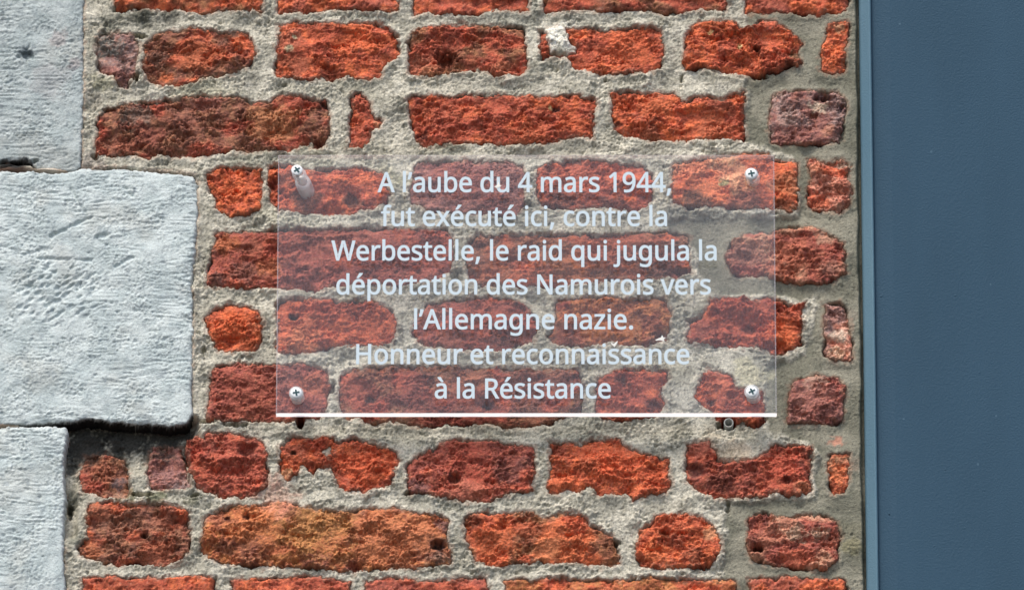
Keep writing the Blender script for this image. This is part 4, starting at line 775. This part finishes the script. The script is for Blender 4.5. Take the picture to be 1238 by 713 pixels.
# the courses go on above and below the photograph
OUT = []
for (yc, bricks) in ((-18, [(140,318),(338,480),(497,640),(658,880),(897,1026)]),
                     (-100, [(258,540),(560,690),(712,868),(888,1022)]),
                     (-183, [(262,400),(420,560),(580,860),(880,1024)]),
                     (-266, [(258,540),(560,700),(718,868),(888,1022)]),
                     (733, [(100,262),(280,424),(444,590),(610,890),(908,1020)]),
                     (816, [(250,540),(560,700),(720,868),(886,1018)]),
                     (899, [(250,392),(410,560),(580,860),(880,1020)])):
    for (a, b) in bricks:
        OUT.append(loose_outline(a, b, yc - 33, yc + 33))
for i, pts in enumerate(OUT):
    ymean = sum(p[1] for p in pts) / len(pts)
    st = 1.5 if -60 < ymean < 780 else 3.0
    make_brick(pts, rnd.choice("oorrcby"), rnd.uniform(0, 3), 1.1, rnd.choice("orbc"), .6, [], 7000 + i * 60, step=st)
    ALLP.append(poly(pts))

QUP = [poly(p, 0.0) for p, l in QU]

def mortar():
    uA = P(-425, 356)[0]; uB = P(78, 356)[0]; uC = P(1044, 356)[0]
    us = np.concatenate([np.arange(uA, uB, 9.0), np.arange(uB, uC, 1.35)])
    vT = float(P(619, -300)[1]); vt = float(P(619, -3)[1]); vb = float(P(619, 716)[1]); vB = float(P(619, 985)[1])
    vs = np.concatenate([np.arange(vB, vb, 4.0), np.arange(vb, vt, 1.35), np.arange(vt, vT, 4.0)])
    U, V = np.meshgrid(us, vs)
    wu, wv = warp(U, V)
    sd = np.full(U.shape, -99.0)
    for pl in ALLP:
        lo = pl.min(0) - 14; hi = pl.max(0) + 14
        i0, i1 = np.searchsorted(us, [lo[0], hi[0]]); j0, j1 = np.searchsorted(vs, [lo[1], hi[1]])
        if i1 <= i0 or j1 <= j0: continue
        sl = (slice(j0, j1), slice(i0, i1))
        sd[sl] = np.maximum(sd[sl], brick_sd(wu[sl], wv[sl], pl))
    for pl in QUP:
        sd = np.maximum(sd, sdist(U + (wu - U) * .4, V + (wv - V) * .4, pl) - 1.0)
    g = gap(U, V)
    sm = sstep(-3, 4, sdist(U + fbm(U, V, 20, 2, 81) * 5, V + fbm(U, V, 20, 2, 83) * 5, poly(SMOOTH)))
    fl = 0.0
    for f_ in FLAT:
        fp = poly(f_); fs = np.zeros(U.shape)
        lo = fp.min(0) - 8; hi = fp.max(0) + 8
        i0, i1 = np.searchsorted(us, [lo[0], hi[0]]); j0, j1 = np.searchsorted(vs, [lo[1], hi[1]])
        sl = (slice(j0, j1), slice(i0, i1)); fs[sl] = sstep(-.8, 1.2, sdist(wu[sl], wv[sl], fp)); fl = fl + fs
    rough = (1 - 0.72 * sm) * (1 - .62 * fl) * (.4 + .8 * sstep(-.4, .5, fbm(U, V, 36, 2, 307)))
    gb = billow(wu, wv, 6.0, 2, 310); gc = billow(U, V, 3.0, 1, 311); gt = grit(U, V, 312)
    h = fbm(U, V, 55, 2, 301) * 3.0 + rough * (fbm(U, V, 15, 3, 305, stretch=1.3, gain=.6) * 2.1 + 1.3 * fbm(U, V, 3.6, 2, 309, gain=.9) + 0.9 * (gb - .6) + 0.8 * gt) + .35 * gt
    h = h - rough * 3.0 * pits(U, V, 13, 313, .5, .12, .34) - 2.6 * sm
    # crumbled ledges
    tn = (fbm(U, V, 34, 3, 317, stretch=1.8) + 1) * 2.6
    h = h + rough * 1.1 * (np.floor(tn) + sstep(0, .3, tn - np.floor(tn)) - 2.6)
    h = h + 2.0 * fl
    # grains of sand standing proud
    h = h + rough * 1.4 * pits(U, V, 6, 321, .35, .15, .35)
    # mortar pushed up against the bricks
    h = h + 1.5 * np.exp(-((sd + 4) / 4.0) ** 2) * (1 - g)
    h = h - (1.0 + 6.0 * g) * sstep(-1.0 - 3.0 * g, 0.5, sd)
    h = h - np.clip((sd - 0.2) * 5.0, 0, 34)
    h = h + recess(U, V) + dips(U, V)
    cu, cv = P(677, 48); h = h + 4.5 * (1 - sstep(.5, 1.1, np.hypot(U - cu, V - cv) / 20)) * (sd < -.5)
    # an open joint beside the painted metal
    uf = P(1041.5, 356)[0] + (V * 0.0)
    h = h - 14 * sstep(-2.2, 1.0, U - uf + 1.5 + fbm(U, V, 40, 2, 331) * 1.6)
    A = lin((202, 197, 180)); B = lin((174, 170, 154)); D = lin((130, 127, 113)); Sm = lin((146, 143, 127)); Sm2 = lin((122, 121, 106))
    k1 = sstep(-.4, .4, fbm(U, V, 40, 4, 341, gain=.65))[..., None]
    rgb = A * k1 + B * (1 - k1)
    kd = (sstep(.25, .8, fbm(U, V, 18, 4, 345, gain=.7)) * .6)[..., None]
    rgb = rgb * (1 - kd) + D * kd
    k3 = sstep(-.4, .4, fbm(U, V, 60, 3, 347))[..., None]
    rgb = rgb * (1 - sm[..., None]) + (Sm * k3 + Sm2 * (1 - k3)) * sm[..., None]
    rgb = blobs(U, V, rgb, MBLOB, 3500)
    rgb = rgb * (1 + (0.42 - .2 * sm) * fbm(U, V, 2.8, 2, 351))[..., None]
    rgb = rgb * (1 + .16 * gt * (1 - .3 * sm))[..., None]
    bright = sstep(.06, .16, rgb[..., 1])
    # single pale and dark grains
    gr = (sstep(.62, .8, fbm(U, V, 3.4, 2, 353)) * .5)[..., None] * (1 - .6 * sm[..., None])
    gr = gr * bright[..., None]
    rgb = rgb * (1 - gr) + lin((210, 203, 180)) * gr
    gd = (sstep(.55, .75, fbm(U, V, 4.2, 2, 357) + .2 * fbm(U, V, 50, 1, 359)) * .6)[..., None]
    rgb = rgb * (1 - gd) + lin((70, 68, 60)) * gd
    # brick dust beside the bricks
    bd = (sstep(-5, -0.5, sd + fbm(U, V, 8, 2, 361) * 3) * (1 - g) * 0.3)[..., None]
    rgb = rgb * (1 - bd) + lin((176, 128, 104)) * bd
    dk = (sstep(-2.0, 0.3, sd) * g * .6)[..., None]
    rgb = rgb * (1 - dk) + lin((50, 44, 40)) * dk
    keep = np.ones(U.shape, bool)
    o = grid_mesh("mortar", U, V, h, keep, np.clip(rgb, .004, .9), MAT_MORTAR, wall, skirt=-80)
    return o
mortar()
# solid core of the wall behind the facing
u0 = float(P(-426, 356)[0]); u1 = float(P(1760, 356)[0]); v0 = float(P(619, 990)[1]); v1 = float(P(619, -306)[1])
def box(name, a, b, mat, parent, smooth=False):
    vv = [(x, y, z) for z in (a[2], b[2]) for y in (a[1], b[1]) for x in (a[0], b[0])]
    return pymesh(name, vv, [(0, 2, 3, 1), (4, 5, 7, 6), (0, 1, 5, 4), (2, 6, 7, 3), (0, 4, 6, 2), (1, 3, 7, 5)], mat, parent, smooth)
MAT_CORE = plain("rubble_core", (120, 116, 104), .95, .2)
box("wall_core", (u0, v0, -320), (u1, v1, -82), MAT_CORE, wall)

# ------------------------------------------------------------------ dressed stone quoins
quoins = empty("stone_quoins")
tag(quoins, "column of pale grey tooled stone blocks toothed into the left edge of the brick wall", "quoins")
def make_stone(pts, lev, seed, step):
    pl = poly(pts, lev)
    lo = pl.min(0) - 6; hi = pl.max(0) + 6
    ul = float(P(-12, 356)[0])
    us = np.concatenate([np.arange(lo[0], ul, 6.0), np.arange(max(lo[0], ul), hi[0], step)])
    vs = np.arange(lo[1], hi[1], step)
    U, V = np.meshgrid(us, vs)
    wu, wv = warp(U, V)
    sd = sdist(U + (wu - U) * .5, V + (wv - V) * .5, pl)
    # horizontal drafted strokes of the chisel
    ph = V / 6.2 + fbm(U, V, 90, 2, seed + 1) * 1.6 + fbm(U, V, 14, 2, seed + 3, stretch=2) * .35
    st = 1 - 1.5 * np.exp(-(perlin(U / 38 + perlin(U / 60, V / 30, seed + 2) * .5, V / 5.2, seed + 4) / .2) ** 2)
    ms = sstep(-.25, .3, fbm(U, V, 80, 2, seed + 5, stretch=.9) + 0.15)
    h = lev + fbm(U, V, 90, 2, seed + 7) * 2.0 + fbm(U, V, 24, 2, seed + 9) * .9 + (fbm(U, V, 3.4, 2, seed + 11, gain=.9, stretch=1.2) * .6 + (billow(wu, wv, 5.0, 2, seed + 8, stretch=1.3) - .6) * .7 + .5 * grit(U, V, seed + 6)) * (.4 + sstep(-.4, .5, fbm(U, V, 40, 2, seed + 12)))
    h = h + ms * (st - .5) * 1.1 * sstep(-.55, .45, fbm(U, V, 9, 2, seed + 13, stretch=4.5))
    h = h - 1.8 * pits(U, V, 15, seed + 15, .25, .06, .2)
    # pocked diagonal punch marks low on the left of the big block
    cu, cv = P(68, 352, lev)
    if seed == 5200:
        md = 1 - sstep(.55, 1.1, np.sqrt(((U - cu) / 62) ** 2 + ((V - cv) / 48) ** 2) + fbm(U, V, 20, 2, seed + 17) * .25)
        a = (U * .80 + V * .60); b = (-U * .60 + V * .80)
        pk = pits(a * .75, b * 1.15, 9.5, seed + 19, .95, .35, .55)
        h = h - md * 2.7 * pk
        for (x0, y0, x1, y1, dep, wd_) in ((62,285,112,262,3,2.0),(85,228,105,262,2.2,1.6),(118,287,130,284,3,3),(45,312,110,314,2.4,2),(150,225,160,238,2.4,2),(140,322,160,312,2.4,2.2),(30,308,60,300,2,3)):
            A_ = np.array(P(x0, y0, lev)); B_ = np.array(P(x1, y1, lev)); e = B_ - A_
            t = np.clip(((U - A_[0]) * e[0] + (V - A_[1]) * e[1]) / (e @ e), 0, 1)
            d = np.hypot(U - A_[0] - t * e[0], V - A_[1] - t * e[1]) + fbm(U, V, 8, 2, seed + 23) * 2
            h = h - dep * (1 - sstep(0, wd_ * 1.6, d))
    h = h - 2.8 * np.exp(-np.clip(sd, 0, None) / 1.5) - 2.0 * np.exp(-np.clip(sd, 0, None) / 9.0) * sstep(-.2, .4, fbm(U, V, 30, 2, seed + 29))
    h = np.where(sd < 0, h + sd * 9, h)
    if seed == 5100:
        for (x, y, ra, rb, dp) in ((31, 66, 10, 9, 5), (30, 194, 17, 3.6, 9), (4, 196, 18, 3.4, 9)):
            cu2, cv2 = P(x, y, lev)
            d = np.sqrt(((U - cu2) / ra) ** 2 + ((V - cv2) / rb) ** 2) + fbm(U, V, 9, 3, 77) * .75
            h = h - dp * (1 - sstep(.3, 1.0, d))
    A = lin((204, 214, 212)); B = lin((188, 200, 199)); C_ = lin((146, 157, 161))
    k = sstep(-.45, .45, fbm(U, V, 34, 4, seed + 31, gain=.6))[..., None]
    rgb = A * k + B * (1 - k)
    k = (sstep(.1, .8, fbm(U, V, 70, 3, seed + 33)) * .3)[..., None]
    rgb = rgb * (1 - k) + lin((176, 174, 164)) * k
    k = (sstep(.35, .85, fbm(U, V, 11, 4, seed + 35, gain=.7)) * .55)[..., None]
    rgb = rgb * (1 - k) + C_ * k
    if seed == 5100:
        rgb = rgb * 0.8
        rgb = blobs(U, V, rgb, [(31, 66, 10, (70, 80, 86), .8), (30, 196, 9, (54, 56, 58), .9), (8, 198, 8, (54, 56, 58), .85), (72, 48, 14, (170, 150, 146), .4), (90, 80, 10, (160, 140, 140), .4), (60, 100, 30, (160, 152, 152), .3)], 5900)  # dark of the chipped lower corner is painted in here
    rgb = rgb * (1 + .12 * fbm(U, V, 3.0, 2, seed + 37))[..., None]
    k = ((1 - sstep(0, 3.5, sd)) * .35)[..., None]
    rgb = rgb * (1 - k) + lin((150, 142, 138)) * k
    # shade below the lower edge, painted near-black into the stone colour
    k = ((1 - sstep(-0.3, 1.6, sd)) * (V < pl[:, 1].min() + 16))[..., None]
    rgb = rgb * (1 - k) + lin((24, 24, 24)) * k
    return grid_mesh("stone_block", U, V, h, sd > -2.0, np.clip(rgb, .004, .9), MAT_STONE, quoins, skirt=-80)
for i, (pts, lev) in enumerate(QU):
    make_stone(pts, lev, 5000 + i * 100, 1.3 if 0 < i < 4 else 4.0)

# ------------------------------------------------------------------ painted metal beside the wall
panel = empty("metal_pilaster")
tag(panel, "tall smooth blue grey painted metal panel with a narrow raised lip against the bricks", "panel")
def extrude_profile(name, prof, mat, parent, smooth=False):
    va, vb = v0, v1
    n = len(prof)
    vv = []
    K = 2
    for k in range(K):
        v = va + (vb - va) * k / (K - 1)
        vv += [(p[0], v, p[1]) for p in prof]
    ff = [(k * n + i, k * n + (i + 1) % n, (k + 1) * n + (i + 1) % n, (k + 1) * n + i) for k in range(K - 1) for i in range(n)]
    ff += [tuple(range(n - 1, -1, -1)), tuple((K - 1) * n + i for i in range(n))]
    return pymesh(name, vv, ff, mat, parent, smooth)
X = lambda px: float(P(px, 356.5)[0])
extrude_profile("edge_lip", [(X(1043.2), -80), (X(1043.2), -4), (X(1043.8), 1), (X(1045), 3.5), (X(1054), 12), (X(1055.5), 12.4), (X(1056.8), 11.4), (X(1057.2), 9), (X(1057.2), -80)], MAT_LIP, panel)
main = [(X(1057.4), -80), (X(1057.4), 5.5)]
for px in (1059, 1063, 1069, 1080, 1100, 1130, 1160, 1200, 1260, 1340, 1420, 1500, 1580, 1660, 1700):
    t = (px - 1059) / 641.0
    w = 5.6 + 3.0 * sstep(1059, 1085, px) + 5.0 * math.sin(math.pi * t)
    main.append((X(px), float(w)))
main += [(X(1702), -80)]
extrude_profile("flat_sheet", main, MAT_PAINT, panel)
# small bumps under the paint
for (px, py, r) in ((1128, 217, 1.6), (1066, 357, 1.8), (1155, 358, 1.7), (1184, 451, 1.5), (1143, 568, 1.4), (1190, 593, 1.3), (1077, 52, 1.5), (1110, 283, 1.3), (1088, 192, 1.0), (1160, 120, 1.1), (1100, 470, 1.2), (1205, 300, 1.2), (1075, 620, 1.3), (1130, 660, 1.1)):
    cu, cv = (float(a) for a in P(px, py, 9))
    t = (px - 1059) / 641.0
    wz = 5.6 + 3.0 * float(sstep(1059, 1085, px)) + 5.0 * math.sin(math.pi * t) - .15
    vv = [(cu, cv, wz + r * .35)]; ff = []
    for ring, (rr, hh) in enumerate(((.6, .25), (1, 0))):
        for k in range(8):
            a = k * math.pi / 4
            vv.append((cu + math.cos(a) * r * rr, cv + math.sin(a) * r * rr, wz + r * hh))
    for k in range(8):
        ff.append((0, 1 + k, 1 + (k + 1) % 8)); ff.append((1 + k, 9 + k, 9 + (k + 1) % 8, 1 + (k + 1) % 8))
    pymesh("paint_blister", vv, ff, MAT_PAINT, panel, True)

# ------------------------------------------------------------------ the memorial plaque
WB, WF = 17.0, 29.0            # back and front of the sheet
plaque = empty("memorial_plaque")
tag(plaque, "clear acrylic plaque with white French lettering screwed to the middle of the brick wall", "plaque")
xl = float(P(335, 345, WF)[0]); xr = float(P(937.5, 345, WF)[0])
yt = float(P(619, 187.5, WF)[1]); yb = float(P(619, 499.2, WF)[1])
# sheet: front and back faces; its four sawn edges are parts of their own
c = 1.0
pymesh("acrylic_sheet", [(xl, yb, WF), (xr, yb, WF), (xr, yt, WF), (xl, yt, WF), (xl, yb, WB), (xr, yb, WB), (xr, yt, WB), (xl, yt, WB)],
       [(0, 1, 2, 3), (5, 4, 7, 6)], MAT_ACRYLIC, plaque)
def edge(name, a, b, mat):
    pymesh(name, [(a[0], a[1], WF - .05), (b[0], b[1], WF - .05), (b[0], b[1], WB + .05), (a[0], a[1], WB + .05)], [(0, 3, 2, 1)], mat, plaque)
edge("sawn_edge", (xl, yb), (xr, yb), MAT_EDGE)
def polished(a, b, nx, ny):
    """side edge with a narrow ground arris front and back"""
    q = 1.0
    vv = []
    for (p, w_, o) in ((a, WF + .12, -q), (b, WF + .12, -q), (b, WF - .6, .1), (a, WF - .6, .1),
                       (b, WB + .6, .1), (a, WB + .6, .1), (b, WB - .12, -q), (a, WB - .12, -q)):
        vv.append((p[0] + nx * o, p[1] + ny * o, w_))
    pymesh("polished_edge", vv, [(0, 1, 2, 3), (3, 2, 4, 5), (5, 4, 6, 7)], MAT_SIDE, plaque)
polished((xr, yt), (xl, yt), 0, 1)
polished((xl, yt), (xl, yb), -1, 0)
polished((xr, yb), (xr, yt), 1, 0)

# lettering
# each glyph: advance, then closed Bezier loops as runs of six numbers (left handle, point, right handle)
GL = {ch: (adv, [[lp[i:i + 6] for i in range(0, len(lp), 6)] for lp in loops]) for ch, (adv, loops) in GLYPHS.items()}
BOLD = 0.52
def text_line(txt, px0, px1, base):
    pen = 0; items = []; lo = 1e9; hi = -1e9
    for ch in txt:
        adv, sp = GL[ch]
        for s in sp:
            for p in s:
                lo = min(lo, pen + p[2]); hi = max(hi, pen + p[2])
        items.append((pen, sp)); pen += adv
    ua, vbase = (float(a) for a in P(px0, base, WF + .4)); ub = float(P(px1, base, WF + .4)[0])
    vtop = float(P(px0, base - 23.4, WF + .4)[1])
    sy = (vtop - vbase) / 573.0; sx = (ub - ua) / (hi - lo)
    VV = []; FF = []
    for pen, sp in items:
        loops = []
        for s in sp:
            pts = []
            for q in range(len(s)):
                p = s[q]; r = s[(q + 1) % len(s)]
                for t in (0, .2, .4, .6, .8):
                    c4 = ((1 - t) ** 3, 3 * t * (1 - t) ** 2, 3 * t * t * (1 - t), t ** 3)
                    pts.append([sum(c * z for c, z in zip(c4, (p[2 + k], p[4 + k], r[0 + k], r[2 + k]))) for k in (0, 1)])
            A = np.array(pts); A[:, 0] = (A[:, 0] + pen - lo) * sx; A[:, 1] *= sy
            A = A[np.hypot(*(A - np.roll(A, 1, 0)).T) > 0.15]
            e = np.roll(A, -1, 0) - A; e /= np.hypot(*e.T)[:, None]
            f = np.roll(e, 1, 0)
            n0 = np.stack([e[:, 1], -e[:, 0]], 1); n1 = np.stack([f[:, 1], -f[:, 0]], 1)
            m = n0 + n1; m /= np.maximum(np.hypot(*m.T), .3)[:, None]
            m /= np.clip((m * n0).sum(1), .5, 1)[:, None]
            loops.append(A - m * BOLD)            # outer loops run clockwise, counters the other way
        if not loops: continue
        allp = np.concatenate(loops); ed = []; k0 = 0
        for A in loops:
            ed += [(k0 + i, k0 + (i + 1) % len(A)) for i in range(len(A))]; k0 += len(A)
        vo, _, tri, *_r = delaunay_2d_cdt([Vector(p) for p in allp], ed, [], 1, 1e-5)
        base0 = len(VV); nvo = len(vo)
        VV += [(p[0], p[1], .25) for p in vo] + [(p[0], p[1], 0) for p in vo]
        cnt = {}
        cen = np.array([[sum(vo[i][k] for i in t) / 3 for k in (0, 1)] for t in tri])
        wind = np.zeros(len(tri))
        for A in loops:
            ar = (A[:, 0] * np.roll(A[:, 1], -1) - np.roll(A[:, 0], -1) * A[:, 1]).sum()
            wind += (sdist(cen[:, 0], cen[:, 1], A) > 0) * (1 if ar < 0 else -1)
        for ti, t in enumerate(tri):
            if wind[ti] <= 0: continue
            FF.append(tuple(base0 + i for i in t)); FF.append(tuple(base0 + nvo + i for i in reversed(t)))
            for i, j in ((t[0], t[1]), (t[1], t[2]), (t[2], t[0])):
                if (j, i) in cnt: del cnt[(j, i)]
                else: cnt[(i, j)] = 1
        for i, j in cnt: FF.append((base0 + j, base0 + i, base0 + nvo + i, base0 + nvo + j))
    return pymesh("text_line", [(ua + x, vbase + y, WF + .12 + z) for x, y, z in VV], FF, MAT_VINYL, plaque)
for L_ in LINES: text_line(*L_)

def lathe(name, c0, c1, rings, mat, parent, n=28):
    """rings of (t along the axis, radius) between two centres (u, v, w); the rings stay parallel to the wall"""
    vv = []; ff = []
    for t, r in rings:
        cc = [c0[i] + (c1[i] - c0[i]) * t for i in range(3)]
        for k in range(n):
            a = 2 * math.pi * k / n
            vv.append((cc[0] + math.cos(a) * r, cc[1] + math.sin(a) * r, cc[2]))
    for j in range(len(rings) - 1):
        for k in range(n):
            ff.append((j * n + k, j * n + (k + 1) % n, (j + 1) * n + (k + 1) % n, (j + 1) * n + k))
    return pymesh(name, vv, ff, mat, parent, True)

def cross(parent, cu, cv, w, r, rot):
    arm = .26; pts = [(arm, 1), (arm, arm), (1, arm), (1, -arm), (arm, -arm), (arm, -1), (-arm, -1), (-arm, -arm), (-1, -arm), (-1, arm), (-arm, arm), (-arm, 1)]
    cr, sr = math.cos(rot), math.sin(rot)
    vv = []
    for z in (w, w - 1.5):
        vv += [(cu + (x * cr - y * sr) * r, cv + (x * sr + y * cr) * r, z) for x, y in pts]
    n = 12
    ff = [tuple(range(n - 1, -1, -1)), tuple(range(n, 2 * n))] + [(i, (i + 1) % n, n + (i + 1) % n, n + i) for i in range(n)]
    return pymesh("cross_recess", vv, ff, MAT_CROSS, parent)

def screw(px, py, washer, spacers, rot, label):
    cu, cv = (float(a) for a in P(px, py, WF + 4))
    hd = lathe("screw", (cu, cv, WF + .3), (cu, cv, WF + 4.2), [(0, 6.9), (.35, 7.0), (.55, 6.6), (.72, 5.6), (.8, 4.0), (.83, 2.0), (.84, .05)], MAT_HEAD, plaque)
    hd["label"] = label
    cross(hd, cu, cv, WF + 3.85, 4.1, rot)
    lathe("screw_shank", (cu, cv, WF + .3), (cu, cv, -30), [(0, 2.0), (1, 1.8)], MAT_RING, hd, 12)
    if washer:
        lathe("washer", (cu, cv, WF + .1), (cu, cv, WF + 1.6), [(0, washer), (.8, washer), (1, washer - 1.2), (1, 5.5)], MAT_WASHER, plaque)
    for (ax, ay, aw, bx, by, bw, r) in spacers:
        a = P(ax, ay, aw); b = P(bx, by, bw)
        lathe("spacer", (float(a[0]), float(a[1]), aw), (float(b[0]), float(b[1]), bw),
              [(0, r * .62), (0, r), (.06, r + .3), (.94, r + .3), (1, r), (1, r * .62), (0, r * .62)], MAT_SPACER, plaque)
screw(359, 205, 0, [(361.5, 210, WB, 365.5, 219, 6, 8.2), (366, 220, 15.5, 371, 232, 2, 9.4)], .6, "screw with two slipped spacers leaning to the right")
screw(908.5, 209.5, 8.2, [(910, 214, WB, 911, 219.5, 0, 8.0)], 0.2, "upper right screw of the plaque")
screw(358, 474, 8.8, [(358.6, 478, WB, 360.5, 482.5, 0, 8.0)], 0.15, "lower left screw of the plaque")
screw(909, 472.5, 9.2, [(909.6, 476, WB, 911, 480.5, 0, 8.2)], 0.45, "lower right screw of the plaque")

# small white paint flecks on the face of the sheet
def fleck(pts):
    p = poly(pts, WF); n = len(p)
    vv = [(float(a), float(b), WF + .7) for a, b in p] + [(float(a), float(b), WF + .05) for a, b in p]
    pymesh("paint_fleck", vv, [tuple(range(n))] + [(i, n + i, n + (i + 1) % n, (i + 1) % n) for i in range(n)], MAT_FLECK, plaque)
fleck([(792,411),(797,408.6),(799,408),(800.5,405),(802,408),(805,408),(802.6,410),(803.4,413),(800.4,411.6),(797.5,411.4),(794,411.8)])
fleck([(738,413.5),(742,416),(745,413),(747,412.4),(745.4,416),(743,419.6),(739.5,416.6)])
fleck([(597.5,226),(601.5,223.6),(602.5,219.5),(604,223.6),(606.4,225),(603.5,226.4),(601,228)])

# sleeve of an old anchor just under the plaque
cu, cv = (float(a) for a in P(881, 511, 1))
sl = lathe("anchor_sleeve", (cu, cv, -34), (cu, cv, 2), [(0, 5.8), (1, 5.8), (1, 4.7), (.02, 4.7)], MAT_RING, wall)

# ------------------------------------------------------------------ pavement far below the picture
def pavement():
    m, t, b = new_mat("grey_paving"); N = t.nodes; L = t.links
    tc = N.new("ShaderNodeTexCoord"); n = N.new("ShaderNodeTexNoise"); n.inputs["Scale"].default_value = 3
    L.new(tc.outputs["Object"], n.inputs["Vector"])
    cr = N.new("ShaderNodeValToRGB")
    cr.color_ramp.elements[0].color = (.05, .05, .048, 1); cr.color_ramp.elements[1].color = (.09, .088, .084, 1)
    L.new(n.outputs["Fac"], cr.inputs[0]); L.new(cr.outputs[0], b.inputs["Base Color"]); b.inputs["Roughness"].default_value = .9
    me = bpy.data.meshes.new("pavement")
    me.from_pydata([(-400, -400, 0), (400, -400, 0), (400, 400, 0), (-400, 400, 0)], [], [(0, 1, 2, 3)]); me.materials.append(m)
    o = bpy.data.objects.new("pavement", me); COL.objects.link(o); tag(o, kind="structure")
pavement()
